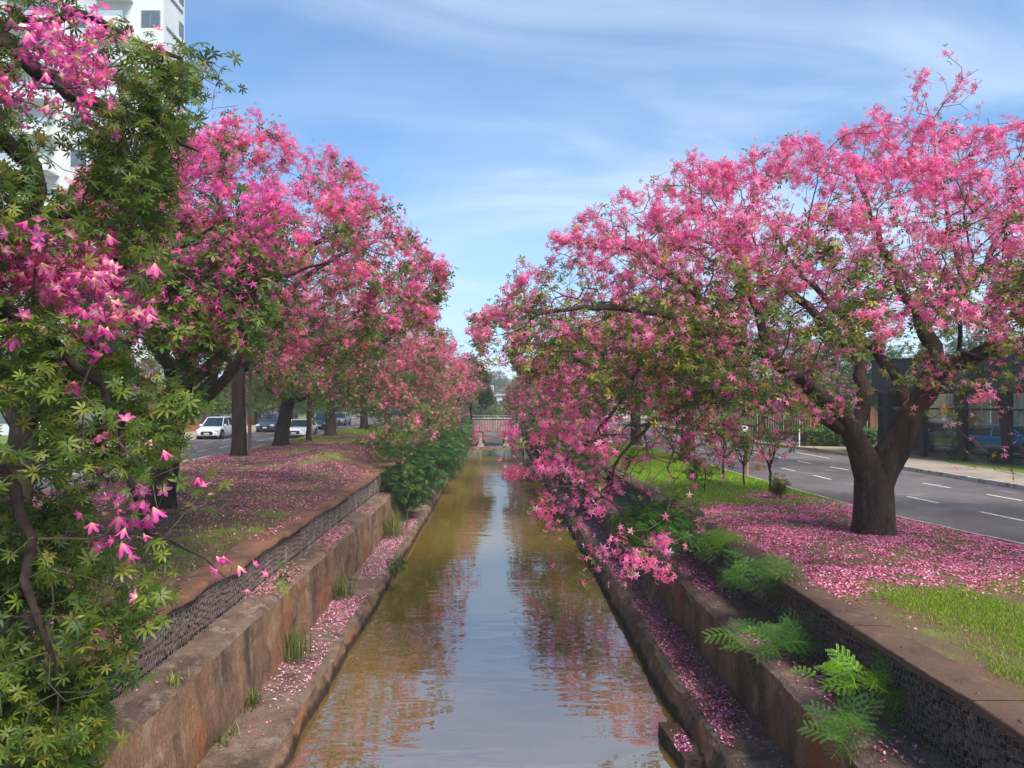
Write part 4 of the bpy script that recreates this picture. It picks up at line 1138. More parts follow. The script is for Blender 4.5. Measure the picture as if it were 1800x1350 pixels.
#@@GREEN
# ------------------------------------------------------------------ green trees and shrubs
def green_tree(name, label, group, base, H, rx, ry, seed, n_att=260, n_leaf=5000, cols=None, ls=1.6, zrim=None, zbot=2.0, r0=.25, dmin=.5, proto=None, cat='tree', fork=1.8, spread=.22, jit=.2):
    rng = np.random.default_rng(seed)
    bx, by, bz = base
    limbs = [[(bx, by, bz - .1, r0), (bx, by, bz + fork, r0 * .8), (bx + .2, by, bz + (H + fork) / 2, r0 * .4), (bx, by, bz + H * .9, .02)]]
    zr_ = zrim if zrim is not None else H * .45
    att = umbrella(n_att * 2, (bx, by), rx, ry, H, zr_, zbot, rng, p=1.1, zb_rim=zbot + (zr_ - zbot) * .4, pw=2.6)
    att[:, 2] += bz
    keep = vnoise(att, .5) > .33
    att = thin(att[keep], dmin)
    return make_tree(name, label, group, cat, base, limbs, att, rng, 0, n_leaf, None, None, False, None, cols, 1, ls, 0, M_BARK,
                     sk=dict(step=.5, bf=.2, rtip=.008, expo=.42, wig=.08, rise=.1, skip_trunk=fork * .5, rmax=.08), spread=spread, rough=.06, flare=.2, leaf_proto=proto, tsides=10)
GB = 'green trees behind the right hand road'
CG = ([np.array([.030, .065, .015]), np.array([.055, .10, .02]), np.array([.09, .13, .03])], [2, 2, 1])
CB = ([np.array([.09, .17, .02]), np.array([.06, .12, .015]), np.array([.17, .23, .03])], [2, 2, 1])
for i, (x, y, H, rx, lab) in enumerate([(24, 50, 9.0, 4.5, 'dark green tree behind the hedge and fence, seen between the limbs of the big trunk'), (27.5, 60, 8.0, 5, 'broad green tree farther behind the brick pillared fence'),
                                        (20.5, 66, 7.5, 4, 'green tree beyond the bend of the right hand road'), (20.0, 82, 8, 5, 'distant green tree left of the one at the bend'), (33, 52, 8.5, 4.5, 'green tree behind the dark showroom roof'),
                                        (24, 100, 9, 6, 'large distant green tree at the end of the right hand road')]):
    green_tree('green_tree', lab, GB, (x, y, 0), H, rx, rx, 200 + i, 300, 5200, CG, 1.9, dmin=.6, spread=.28)
GL = 'green trees across the left road'
for i, (x, y, H, rx, c_, lab) in enumerate([(-29, 70, 6.2, 3.8, CB, 'bright green tree above the grey fence, left of the dark straight trunk'), (-27.5, 84, 6.4, 3.8, CB, 'bright green tree behind the dark parked car'),
                                            (-24.6, 98, 6.5, 4.0, CB, 'light green tree seen between the trunks at the end of the left road'), (-36, 64, 8.5, 5, CG, 'tall dark green tree at the left behind the pale house'), (-46, 74, 8, 5.5, CG, 'dark green tree farthest left across the road'),
                                            (-31, 96, 9, 6, CG, 'large dark green tree behind the bright ones across the left road'), (-21, 122, 8, 6, CG, 'distant dark green tree where the left road ends')]):
    green_tree('green_tree', lab, GL, (x, y, 0), H, rx, rx, 220 + i, 260, 4600, c_, 1.9, zbot=1.6, dmin=.6, spread=.28)
# dark slender tree at the waterside by the bridge
green_tree('dark_green_tree', 'slender dark green tree with tiered clumps on the left bank near the bridge', None, (-2.9, 80, -.1), 7.6, 2.2, 2.0, 240, 60, 6500, ([np.array([.010, .035, .010]), np.array([.018, .055, .014])], [1, 1]), 2.0, 3.2, 2.4, .14, .75, spread=.28)
# misty hill trees and far masses
for i, (x, y, z, H, rx, lab) in enumerate([(-1.3, 262, 4.6, 8.6, 5.8, 'misty round topped tree on the far hill straight above the canal'), (-16, 270, 4.0, 7, 7, 'misty broad tree on the far hill left of the round one'), (15, 268, 4.0, 6.0, 7, 'misty broad tree on the far hill right of the round one'), (-2.8, 150, 0.0, 2.6, 3.2, 'green bush at the end of the canal below the white building')]):
    green_tree('hill_tree', lab, 'distant trees beyond the bridge', (x, y, z), H, rx, rx * .8, 250 + i, 200, 3200, CG if i < 3 else CB, 3.0, None, 1.0 if i != 3 else .3, .3, .9, spread=.4, fork=1.0 if i == 3 else 2.0)
for i, (x, y, lab) in enumerate([(-4.5, 127, 'green bush beyond the bridge at the left end of the bank'), (-.6, 129, 'green bush beyond the bridge in the middle of the bank'), (3.6, 128, 'green bush beyond the bridge at the right end of the bank')]):
    green_tree('green_bush', lab, 'bushes beyond the bridge', (x, y, -.3), 2.4 + .3 * (i % 2), 2.4, 1.8, 270 + i, 70, 900, CG if i != 1 else CB, 2.4, None, .2, .12, .7, cat='bush', fork=.6, spread=.35)
rngw = np.random.default_rng(99)
nn = 26000
a_ = rngw.uniform(0, 1, nn); side = rngw.choice([-1, 1], nn)
yy = 130 + 150 * rngw.random(nn); xx = side * (13 + 150 * rngw.random(nn) ** 1.4)
zz = hillz(xx, yy) + rngw.random(nn) * (2 + 3.5 * vn2(xx, yy, .06, 4))
tag(scatter('far_woodland', LEAF_FAR, np.stack([xx, yy, zz], 1), frames(nn, rngw.normal(0, .6, (nn, 3)) + [0, -.3, .8], rngw), rngw.uniform(7, 15, nn), mixcol([np.array([.03, .06, .015]), np.array([.06, .10, .025])], [1, 1], nn, rngw), M_LEAF), 'hazy mass of distant green treetops beyond both banks', 'woodland')

def shrub(label, group, c, rad, seed, n=600, cols=None, ls=1.0, proto=None, name='shrub', stems=7, up=.5, base_z=None, droop=False):
    """ferny shrub: stems fanning out of one foot, leaves round them"""
    rng = np.random.default_rng(seed)
    c = np.array(c, float); rad = np.array(rad, float)
    base = np.array([c[0], c[1], base_z if base_z is not None else c[2] - rad[2]])
    e = empty(name, tuple(base), 0, label, 'shrub', group)
    V, F, nb = [], [], 0
    m = MB(); tips = []
    for k in range(stems):
        d = rng.normal(0, 1, 3); d /= np.linalg.norm(d); d[2] = abs(d[2]) * .9
        end = c + d * rad * .9 - base
        mid = end * .5 + np.array([0, 0, .25 * rad[2]])
        pts = [(0, 0, 0), tuple(mid), tuple(end)]
        m.tube(catmull(np.array(pts, float), .3 * max(rad)), .008 * max(.8, max(rad)), 4, False); tips += [mid, end]
    m.build('stems', M_TWIG, e)
    q = rng.normal(0, 1, (n, 3)); q /= np.linalg.norm(q, axis=1)[:, None]
    n = int(n * 1.35); q = rng.normal(0, 1, (n, 3)); q /= np.linalg.norm(q, axis=1)[:, None]
    q *= (rng.random((n, 1)) ** .4) * (.75 + .5 * vnoise(q * 2 + c, 1.0)[:, None])
    pos = c - base + q * rad
    nz = vnoise(pos + c + base, 1.15 / max(.35, rad.min() * .6))
    keep = nz > .43; pos = pos[keep]; q = q[keep]; n = len(pos)
    u = q * .7 + rng.normal(0, .35, (n, 3)) + np.array([0, 0, up + .35])
    cols = cols or ([np.array([.022, .065, .010]), np.array([.045, .115, .015]), np.array([.11, .21, .025])], [3, 2, 1])
    scatter('foliage', proto or FROND_FAR, pos, frames(n, u, rng), ls * rng.uniform(.7, 1.25, n), mixcol(*cols, n, rng, .22), M_LEAF, e)
    return e
# bushes on the left edge of the canal
BG = 'green bushes growing on the canal walls'
for i, (x, y, z, rx, ry, rz, n, lab) in enumerate([
        (-3.9, 31.5, -.35, 1.15, 2.2, 1.3, 3200, 'dark green bush at the end of the left gabion wall, nearest on the left side'),
        (-3.5, 37, -.3, 1.2, 2.6, 1.35, 3000, 'second green bush on the left canal wall past the gabion end'),
        (-3.2, 43, -.3, 1.2, 3, 1.4, 2600, 'third green bush on the left canal wall, midway to the bridge'),
        (-3.4, 51, -.3, 1.2, 4, 1.4, 1800, 'large green bush on the left canal wall hanging low over the water'),
        (-3.5, 62, -.2, 1.3, 5, 1.5, 1600, 'green bush on the left canal wall before the last one'),
        (-3.5, 74, -.2, 1.3, 5, 1.6, 1400, 'farthest green bush on the left canal wall beside the bridge'),
        (3.7, 75, -.2, 1.3, 5, 1.6, 1400, 'farthest green bush on the right canal wall beside the bridge'),
        (3.6, 63, -.2, 1.3, 5, 1.5, 1600, 'green bush on the right canal wall before the farthest one'),
        (3.6, 52, -.3, 1.2, 4.5, 1.4, 1800, 'large green bush on the right canal wall midway to the bridge'),
        (3.9, 42, -.3, 1.1, 4, 1.3, 1800, 'green bush on the right canal wall under the pink row trees'),
        (4.0, 33, -.4, 1.0, 3, 1.1, 1600, 'green bush on the right canal wall at the far end of the lawn')]):
    shrub(lab, BG, (x, y, z), (rx, ry, rz), 300 + i, n, None, 1.05 if y < 45 else 1.5, up=.6, base_z=-1.6 if abs(x) < 3.95 else -.9)
shrub('bright green ferny bush under the drooping blossoms on the right ledge', BG, W(1110, 920, 14.2) + np.array([.35, 0, 0]), (.95, 1.1, .45), 330, 1500, ([np.array([.04, .13, .014]), np.array([.08, .21, .02]), np.array([.15, .29, .03])], [2, 2, 1]), .62, up=.7, base_z=-.9)
shrub('dark green ferny bush just behind the bright one on the right ledge', BG, W(1190, 905, 15.6), (.6, .9, .35), 331, 700, None, .6, up=.7, base_z=-.9)
shrub('low leafy weeds at the foot of the mound on the left verge', None, (-6.5, 39, .35), (1.9, 3.5, .5), 333, 1500, ([np.array([.09, .14, .02]), np.array([.14, .19, .03]), np.array([.20, .17, .05])], [2, 2, 1]), 1.1, proto=LEAF_FAR, base_z=0.0)
shrub('small leafy branch growing out of the left ledge over the water', None, (-2.95, 21.2, -1.75), (.35, .4, .3), 334, 160, ([GREEN_D, GREEN_M], [1, 1]), .5, base_z=-2.2)

def fern_plant(label, base, fronds, seed, cols, L_=.34, group=None):
    """sprawling ferny sapling; fronds = list of (offset end, n)"""
    rng = np.random.default_rng(seed)
    e = empty('ferny_sapling', tuple(base), 0, label, 'plant', group)
    P_, D_ = [], []
    for end, n in [(e_, int(n_ * 1.7)) for e_, n_ in fronds]:
        end = np.array(end, float)
        mid = end * .5 + np.array([0, 0, .12 + .1 * np.linalg.norm(end)]) + rng.normal(0, .04, 3)
        c_ = catmull(np.array([(0, 0, 0), mid, end]), .05)
        m = MB(); m.tube([tuple(q) for q in c_[::2]], [max(.003, .011 * (1 - i / (len(c_[::2]) + 1))) for i in range(len(c_[::2]))], 6, False)
        m.build('stem', M_TWIG, e)
        for k in range(n):
            i = int(len(c_) * (.35 + .65 * (k + .5) / n)) - 1
            P_.append(c_[max(0, i)]); d = rng.normal(0, 1, 3); d[2] = abs(d[2]) * .4; d /= np.linalg.norm(d) + 1e-9
            D_.append(d + (end / (np.linalg.norm(end) + 1e-9)) * .5)
    P_, D_ = np.array(P_), np.array(D_)
    x = D_ / np.linalg.norm(D_, axis=1)[:, None]
    z = np.array([0, -.25, 1.0]) + rng.normal(0, .25, x.shape); z = z - (z * x).sum(1)[:, None] * x; z /= np.linalg.norm(z, axis=1)[:, None]
    fr = np.stack([x, np.cross(z, x), z], 1)
    s = L_ / .34 * rng.uniform(.85, 1.35, len(P_))
    single_objects('frond', FROND_NEAR, P_, fr, s, mixcol(*cols, len(P_), rng, .15), M_LEAF, e, 5)
    return e
FB = ([np.array([.16, .38, .02]), np.array([.26, .48, .03]), np.array([.10, .26, .02])], [2, 2, 1])
FD = ([np.array([.05, .15, .022]), np.array([.08, .21, .028]), np.array([.20, .40, .03])], [2, 2, .7])
fern_plant('bright green ferny sapling growing out of the right gabion wall near the bottom right corner', W(1600, 1225, 9.0) + [0.1, 0, -.15], [((-.9, -.2, .32), 14), ((-.5, -.3, .22), 13), ((.1, -.35, .18), 14), ((-.2, -.4, -.2), 13), ((-1.25, .1, .36), 12), ((.3, -.1, .3), 13), ((.15, -.3, -.35), 11)], 401, FB, .30)
fern_plant('feathery green sapling at the very bottom edge on the right upper ledge', np.array([3.85, 8.15, -.92]), [((-.3, -.2, .25), 7), ((.1, -.1, .32), 7), ((.35, .2, .12), 6), ((-.1, .3, .25), 6)], 402, FD, .30)
fern_plant('tall feathery sapling leaning from the right coping in front of the petal carpet', np.array([4.55, 12.6, -.55]), [((-.5, -.5, .85), 9), ((.15, -.6, .70), 9), ((.5, -.2, .35), 7), ((-.6, .2, .45), 7)], 403, FD, .42)
fern_plant('dark feathery sapling sprawling on the right upper ledge over the wall edge', np.array([4.4, 10.9, -.88]), [((-.85, -.1, .18), 10), ((-.4, -.3, .25), 9), ((.1, .1, .28), 7), ((-.9, .5, .2), 7)], 404, FD, .36)
fern_plant('bright feathery shoot on the right coping left of the petal carpet', np.array([4.6, 15.3, -.5]), [((-.5, -.3, .75), 7), ((.3, -.3, .65), 6), ((-.2, .2, .5), 5)], 405, FB, .40)
# grass tufts on the left ledges
def tuft(label, c, h, w, n, seed, name='grass_tuft', cols=None, wid=.012):
    rng = np.random.default_rng(seed)
    V, F, C = [], [], []
    for i in range(n):
        a = rng.uniform(0, 6.28); lean = rng.uniform(.1, .7) * w; hh = h * rng.uniform(.5, 1.1)
        b0 = np.array([rng.normal(0, w * .35), rng.normal(0, w * .6), 0]); d = np.array([math.cos(a), math.sin(a), 0]); s = np.array([-d[1], d[0], 0]) * wid * .5
        b = len(V)
        p1 = b0 + d * lean * .35 + np.array([0, 0, hh * .6]); p2 = b0 + d * lean + np.array([0, 0, hh * rng.uniform(.75, 1)])
        V += [b0 - s, b0 + s, p1 + s, p1 - s, p2 + s * .1, p2 - s * .1]; F += [(b, b + 1, b + 2, b + 3), (b + 3, b + 2, b + 4, b + 5)]
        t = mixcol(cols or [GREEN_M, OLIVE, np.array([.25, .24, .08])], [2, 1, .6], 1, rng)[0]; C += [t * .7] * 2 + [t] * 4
    o = link(name, np_mesh(name, np.array(V), np.array(F), M_GRASS, np.clip(np.array(C), 0, 1)))
    o.location = tuple(c)
    return tag(o, label, 'grass')
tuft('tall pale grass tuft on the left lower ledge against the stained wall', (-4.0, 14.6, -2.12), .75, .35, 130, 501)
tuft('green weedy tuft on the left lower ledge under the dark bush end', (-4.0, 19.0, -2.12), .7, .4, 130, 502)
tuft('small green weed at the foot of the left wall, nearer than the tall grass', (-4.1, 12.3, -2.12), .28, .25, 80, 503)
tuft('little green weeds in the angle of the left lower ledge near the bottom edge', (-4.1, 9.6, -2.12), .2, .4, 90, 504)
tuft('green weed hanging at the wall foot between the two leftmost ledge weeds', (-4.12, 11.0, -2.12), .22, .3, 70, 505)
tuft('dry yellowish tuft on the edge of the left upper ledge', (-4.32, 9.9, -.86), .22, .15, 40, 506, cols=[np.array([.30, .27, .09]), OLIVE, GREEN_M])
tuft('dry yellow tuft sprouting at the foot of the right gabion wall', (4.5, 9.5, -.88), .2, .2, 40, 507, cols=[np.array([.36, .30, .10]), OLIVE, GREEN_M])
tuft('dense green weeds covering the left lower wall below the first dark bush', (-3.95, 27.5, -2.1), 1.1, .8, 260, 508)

# ------------------------------------------------------------------ grass and fallen petals
def grass(name, n, xs, ys, zfn, h, w, rng, cols, dens):
    x = rng.uniform(*xs, n); y = rng.uniform(*ys, n)
    keep = rng.random(n) < dens(x, y); x, y = x[keep], y[keep]; n = len(x)
    z = zfn(x, y)
    a = rng.uniform(0, 6.28, n); hh = h * rng.uniform(.5, 1.3, n); ww = w * rng.uniform(.7, 1.3, n)
    s = np.stack([np.cos(a), np.sin(a), np.zeros(n)], 1) * ww[:, None] / 2
    l = rng.normal(0, .35, (n, 3)) * hh[:, None]; l[:, 2] = hh
    b = np.stack([x, y, z - .003], 1)
    V = np.stack([b - s, b + s, b + l + s * .25, b + l - s * .25], 1)
    F = np.arange(n * 4).reshape(n, 4)
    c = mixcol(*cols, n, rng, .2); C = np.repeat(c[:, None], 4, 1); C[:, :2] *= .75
    o = link(name, np_mesh(name, V.reshape(-1, 3), F, M_GRASS, np.clip(C.reshape(-1, 3), 0, 1)))
    return tag(o, kind='stuff')
rg = np.random.default_rng(61)
def petal_d_r(x, y):
    """how thickly the petals lie on the right verge, 0..1"""
    near = np.clip((y - (10.6 + (x - 5.2) * .18) + (vn2(x, y, .8, 3.) - .5) * 1.6) / 1.0, 0, 1)
    far = np.clip((22.4 - y + (vn2(x, y, .5, 6.) - .5) * 4 + (x - 8) * .2) / 2.2, 0, 1)
    return near * far
GC = ([np.array([.25, .40, .02]), np.array([.17, .30, .018]), np.array([.36, .46, .035]), np.array([.33, .31, .10])], [3, 2, 2, .5])
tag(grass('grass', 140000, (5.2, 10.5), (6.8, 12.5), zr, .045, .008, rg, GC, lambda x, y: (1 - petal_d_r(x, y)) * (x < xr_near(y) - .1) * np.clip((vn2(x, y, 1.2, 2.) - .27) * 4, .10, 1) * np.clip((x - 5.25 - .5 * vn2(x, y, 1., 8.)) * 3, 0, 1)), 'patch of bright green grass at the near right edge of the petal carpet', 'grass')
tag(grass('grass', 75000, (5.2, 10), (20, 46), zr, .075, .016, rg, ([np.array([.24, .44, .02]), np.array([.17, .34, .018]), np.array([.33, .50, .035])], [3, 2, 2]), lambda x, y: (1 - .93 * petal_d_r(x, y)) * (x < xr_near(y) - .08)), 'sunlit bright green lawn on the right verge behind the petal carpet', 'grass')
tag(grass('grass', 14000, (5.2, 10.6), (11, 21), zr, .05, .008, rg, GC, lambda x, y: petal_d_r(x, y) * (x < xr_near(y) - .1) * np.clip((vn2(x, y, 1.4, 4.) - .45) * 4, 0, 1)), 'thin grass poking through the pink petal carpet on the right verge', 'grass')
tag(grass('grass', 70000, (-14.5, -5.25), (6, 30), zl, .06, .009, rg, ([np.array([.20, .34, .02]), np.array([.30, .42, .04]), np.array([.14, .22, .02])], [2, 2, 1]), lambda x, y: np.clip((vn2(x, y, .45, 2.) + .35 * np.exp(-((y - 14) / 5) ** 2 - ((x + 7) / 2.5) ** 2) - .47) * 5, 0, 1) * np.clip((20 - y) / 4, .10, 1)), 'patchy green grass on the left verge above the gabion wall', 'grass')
tag(grass('grass', 30000, (-14.6, -5.4), (36, 75), zl, .12, .03, rg, GC, lambda x, y: np.clip((vn2(x, y, .25, 7.) - .42) * 5, 0, 1)), 'thin distant grass among the left row trees', 'grass')

def petals(name, x, y, z, s, cols, rng, lift=.006):
    n = len(x)
    PV = np.array([(-.5, 0, 0), (0, -.24, .08), (.5, 0, .02), (0, .24, .08)]); PF = np.array([[0, 1, 2, 3]]); PC = np.ones((4, 3))
    u = rng.normal(0, .38, (n, 3)) + np.array([0, 0, 1.0])
    pos = np.stack([x, y, z + lift + rng.random(n) * .014], 1)
    return scatter(name, (PV, PF, PC), pos, frames(n, u, rng), s * rng.uniform(.6, 1.25, n), mixcol(*cols, n, rng, .28), M_FALLEN)
PC_ = ([np.array([.78, .20, .36]), np.array([.68, .11, .28]), np.array([.88, .42, .56]), np.array([.36, .10, .10]), np.array([.80, .52, .58]), np.array([.20, .08, .05])], [4, 3, 2.0, 2.0, .5, 1.0])
n = 165000
x = rg.uniform(5.0, 11, n); y = rg.uniform(9, 25, n)
k = rg.random(n) < np.clip(petal_d_r(x, y), .012, 1) * (x < xr_near(y) + .5) * np.clip((.5 * vn2(x, y, 3.0, 1.) + .5 * vn2(x, y, 1.1, 4.) - .30) * 3.2, .14, 1)
x, y = x[k], y[k]
zz = np.where(x < xr_near(y), zr(x, y), -.115)
tag(petals('fallen_petals', x, y, zz, .056, PC_, rg), 'thick carpet of pink fallen petals around the big trunk on the right verge', 'petals')
n = 150000
x = rg.uniform(-14.9, -5.0, n); y = 9 + 43 * rg.random(n) ** 1.0
d = np.clip((vn2(x, y, .35, 12.) - .24) * 2.4, .10, 1) * np.clip((y - 10) / 9, .12, 1) * (.35 + .65 * np.clip((vn2(x, y, 2.2, 6.) - .3) * 3, 0, 1))
d = np.maximum(d, .95 * np.exp(-((x + 12.2) / 2.4) ** 2 - ((y - 35.5) / 3.2) ** 2))
k = rg.random(n) < d; x, y = x[k], y[k]
PL = ([np.array([.58, .17, .24]), np.array([.46, .12, .17]), np.array([.72, .33, .42]), np.array([.24, .085, .07]), np.array([.17, .085, .05])], [4, 3, 3, 2, 1])
tag(petals('fallen_petals', x, y, zl(x, y), .062, PL, rg), 'dusky pink petals and brown leaves strewn over the left verge and mound', 'petals')
def ledge_petals(x0, x1, z0, z1, dens, n, s, lab, cols=PC_, y0=7, y1=36):
    x = rg.uniform(x0, x1, n); y = y0 + (y1 - y0) * rg.random(n)
    k = rg.random(n) < dens(x, y); x, y = x[k], y[k]
    z = z0 + (z1 - z0) * (x - x0) / (x1 - x0)
    tag(petals('fallen_petals', x, y, z, s, cols, rg, .022), lab, 'petals')
pk = lambda s, z, lo: (lambda x, y: np.clip((vn2(x, y, s, z) - lo) * 4, .02, 1))
ledge_petals(-4.85, -4.28, -.80, -.84, lambda x, y: pk(.8, 3., .42)(x, y) * np.clip((y - 5) / 12, .3, 1), 15000, .055, 'pink and brown petals lying along the left upper ledge', ([np.array([.66, .20, .30]), np.array([.75, .36, .42]), np.array([.22, .10, .06]), np.array([.30, .16, .10])], [3, 2, 2, 1.5]))
ledge_petals(-4.15, -3.42, -2.13, -2.17, lambda x, y: pk(.5, 5., .36)(x, y) * np.clip((y - 12) / 4, .03, 1), 15000, .055, 'pink petals heaped on the left lower ledge beside the brown water', ([np.array([.68, .20, .34]), np.array([.80, .42, .52]), np.array([.30, .12, .10])], [3, 2, 1]))
ledge_petals(4.05, 4.65, -.89, -.88, lambda x, y: pk(.7, 8., .40)(x, y) * np.where(y < 11.5, .25, 1), 9000, .060, 'pink petals and dry leaves on the right upper ledge below the gabions', y0=7.5, y1=30)
ledge_petals(3.27, 3.90, -2.045, -1.97, lambda x, y: pk(.9, 15., .34)(x, y) * np.clip((y - 7.5) / 5, .08, 1), 9500, .060, 'magenta pink petals scattered down the right lower ledge', y0=7.5, y1=30)
ledge_petals(4.45, 4.75, -.88, -.87, lambda x, y: pk(1.2, 11., .45)(x, y), 5000, .05, 'brown dry leaves gathered along the foot of the right gabions', ([np.array([.22, .11, .05]), np.array([.34, .18, .08]), np.array([.12, .06, .035])], [2, 1, 1]), 7.5, 20)
# coping petals
ledge_petals(4.72, 5.15, .02, .02, lambda x, y: pk(1.2, 17., .5)(x, y) * np.clip((y - 10) / 4, .02, 1), 2200, .055, 'sprinkle of pink petals on the brown right coping', y0=8, y1=26)
ledge_petals(-5.25, -4.8, .02, .02, lambda x, y: pk(1.2, 19., .5)(x, y) * np.clip((y - 12) / 6, .02, 1), 2600, .055, 'sprinkle of pink petals on the reddish left coping', PL, y0=9, y1=30)
# broken concrete block in the water, bottom right
e = empty('concrete_block', (2.75, 12.1, WATER), 0, 'dark broken concrete block standing in the water at the bottom right with petals on top', 'concrete block')
V = []
import bmesh
bm = bmesh.new(); bmesh.ops.create_cube(bm, size=1.0); bmesh.ops.subdivide_edges(bm, edges=bm.edges[:], cuts=5, use_grid_fill=True)
for v in bm.verts:
    v.co.x *= .34; v.co.y *= 1.2; v.co.z *= .36
    nz = vnoise(np.array([[v.co.x * 5, v.co.y * 5, v.co.z * 5]]), 1.0)[0] - .5
    v.co += v.co.normalized() * nz * .10
me = bpy.data.meshes.new('block'); bm.to_mesh(me); bm.free()
o = link('block', me, e, layered('wet_concrete', [(0.075, 0.045, 0.03), (0.03, 0.02, 0.014), (0.12, 0.08, 0.055)], [3.0, 6.0], [(0.45, 0.62), (0.55, 0.75)], 0.7, 1.0, 24, 0.05)); o.location = (.12, -.5, 0.02); o.rotation_euler = (.03, .05, .12)
x = rg.uniform(2.72, 2.98, 110); y = rg.uniform(11.2, 12.0, 110)
tag(petals('fallen_petals', x, y, np.full(110, WATER + .19), .055, ([np.array([.6, .10, .3]), np.array([.7, .3, .45])], [1, 1]), rg), 'little heap of purple pink petals on the concrete block in the water', 'petals')

#@@BUILT
# ------------------------------------------------------------------ bridge
e = empty('canal_bridge', (0, 86, 0), 0, 'low pale concrete road bridge crossing the far end of the canal', 'bridge')
MB().box(-9, 9, -1.5, 6, -.75, -.25).build('deck', M_BRIDGE, e)
MB().box(-9, 9, -1.62, -1.5, -.80, .62).build('parapet_wall', M_LEDGE, e)
for k in range(60):
    xx_ = -8.85 + k * .30
    o = MB().box(xx_ - .11, xx_ + .11, -1.665, -1.622, -.72, .50).build('parapet_panel', M_BRIDGE, e)
MB().box(-9, 9, -1.70, -1.46, .62, .72).build('parapet_cap', M_BRIDGE, e)
MB().tube([(-9, -1.55, 1.0), (9, -1.55, 1.0)], .035, 6).build('handrail', M_BRIDGE, e)
for k in range(13): MB().box(-9 + k * 1.5 - .05, -9 + k * 1.5 + .05, -1.6, -1.5, .72, 1.02).build('rail_post', M_BRIDGE, e)
for x_ in (-1.95, .95, 3.2, -4.6):
    m = MB(); m.prism([(x_ - .18, -2.3), (x_ + .18, -2.3), (x_ + .14, -.75), (x_ - .14, -.75)], -1.3, 5.5); m.prism([(x_ - .5, -2.9), (x_ + .5, -2.9), (x_ + .3, -2.2), (x_ - .3, -2.2)], -1.6, 5.7)
    m.build('pier', M_BRIDGE, e)
e = empty('weir_sill', (0, 82, WATER), 0, 'low brown concrete sill across the water just before the bridge', 'weir')
m = MB().box(-3.3, -.6, -.3, .3, -.4, .14).box(-.6, 3.3, -.25, .3, -.4, .05); m.build('sill', M_LEDGE, e)
rr = np.random.default_rng(8)
for x_, y_, r_, lab in ((-2.4, 80.5, .42, 'largest brown boulder in the water, left of the sill under the bridge'), (-.3, 79.6, .2, 'tiny dark boulder breaking the water midstream before the sill'),
                       (.9, 83.5, .3, 'brown boulder behind the sill in the middle of the stream'), (2.5, 80.8, .36, 'brown boulder in the water at the right end of the sill')):
    bm = bmesh.new(); bmesh.ops.create_icosphere(bm, subdivisions=2, radius=r_)
    for v in bm.verts: v.co *= 1 + rr.uniform(-.15, .15); v.co.z *= .6
    me = bpy.data.meshes.new('boulder'); bm.to_mesh(me); bm.free()
    o = link('boulder', me, None, M_CONC); o.location = (x_, y_, WATER + .05)
    tag(o, lab, 'rock', 'boulders in the water by the bridge')
# white far building
e = empty('white_building', (-1.0, 182, 1.2), 0, 'hazy low white building beyond the bridge with a dark band of windows', 'building')
MB().box(-2.2, 7.5, 0, 9, -.5, 2.5).build('wall', M_WHITE, e)
MB().box(-2.2, 0.0, .2, 4, 2.5, 4.9).build('tower_block', M_WHITE, e)
MB().box(-2.5, 7.8, -.5, 9.4, 2.5, 2.75).build('roof', M_WHITE, e)
for k in range(6): MB().box(-1.8 + k * 1.55, -.6 + k * 1.55, -.05, .02, .3, 1.25).build('window', M_GLASSD, e)

# ------------------------------------------------------------------ apartment tower, upper left
e = empty('apartment_tower', (-36.9, 66, 0), 0, 'tall white apartment tower with balconies behind the treetops at the upper left', 'building')
MB().box(-16, 7.1, 0, 4.4, 0, 52).build('wall', M_WHITE, e)
M_SLATE = simple('slate_window', (0.09, 0.11, 0.13), 0.15, var=0.2, spec=.8)
M_BALG = simple('balcony_glass', (0.35, 0.42, 0.45), 0.1, var=0.1, spec=.8)
for f in range(16):
    z = 2.0 + f * 3.1
    for xw in (-13, -9, -1.2, 5.1):
        w_ = 1.7
        wf = MB().box(xw, xw + w_, -.05, .02, z, z + 1.5).build('window', M_GREYF, e)
        MB().box(xw + .06, xw + w_ / 2 - .03, -.07, -.052, z + .06, z + 1.44).box(xw + w_ / 2 + .03, xw + w_ - .06, -.07, -.052, z + .06, z + 1.44).build('pane', M_SLATE, wf)
    wf = MB().box(7.08, 7.16, .5, 3.9, z + .1, z + .38).build('window', M_SLATE, e)
    wf = MB().box(7.08, 7.15, 3.1, 4.1, z + .9, z + 2.2).build('window', M_SLATE, e)
    b = MB().box(1.2, 4.4, -1.9, 0, z - .9, z - .72).box(1.2, 4.4, -1.9, -1.78, z - .72, z + .05).build('balcony', M_WHITE, e)
    MB().box(1.25, 4.35, -1.86, -1.83, z + .05, z + .55).build('railing_glass', M_BALG, b)
    b = MB().box(-6.8, -2.2, -1.9, 0, z - .9, z - .72).box(-6.8, -2.2, -1.9, -1.78, z - .72, z + .05).build('balcony', M_WHITE, e)
    MB().box(-6.75, -2.25, -1.86, -1.83, z + .05, z + .55).build('railing_glass', M_BALG, b)
M_PALE = simple('pale_far_tower', (0.5, 0.5, 0.49), 0.8, var=.08)
e = empty('apartment_tower', (20.0, 112, 0), 0, 'pale hazy distant tower seen through the blossoms of the big right tree', 'building')
MB().box(-2.8, 2.8, 0, 8, 0, 15.8).build('wall', M_PALE, e)
for f in range(5):
    for k in range(3): MB().box(-2.2 + k * 1.7, -1.2 + k * 1.7, -.06, .02, 1.5 + f * 2.9, 2.8 + f * 2.9).build('window', M_GREYF, e)

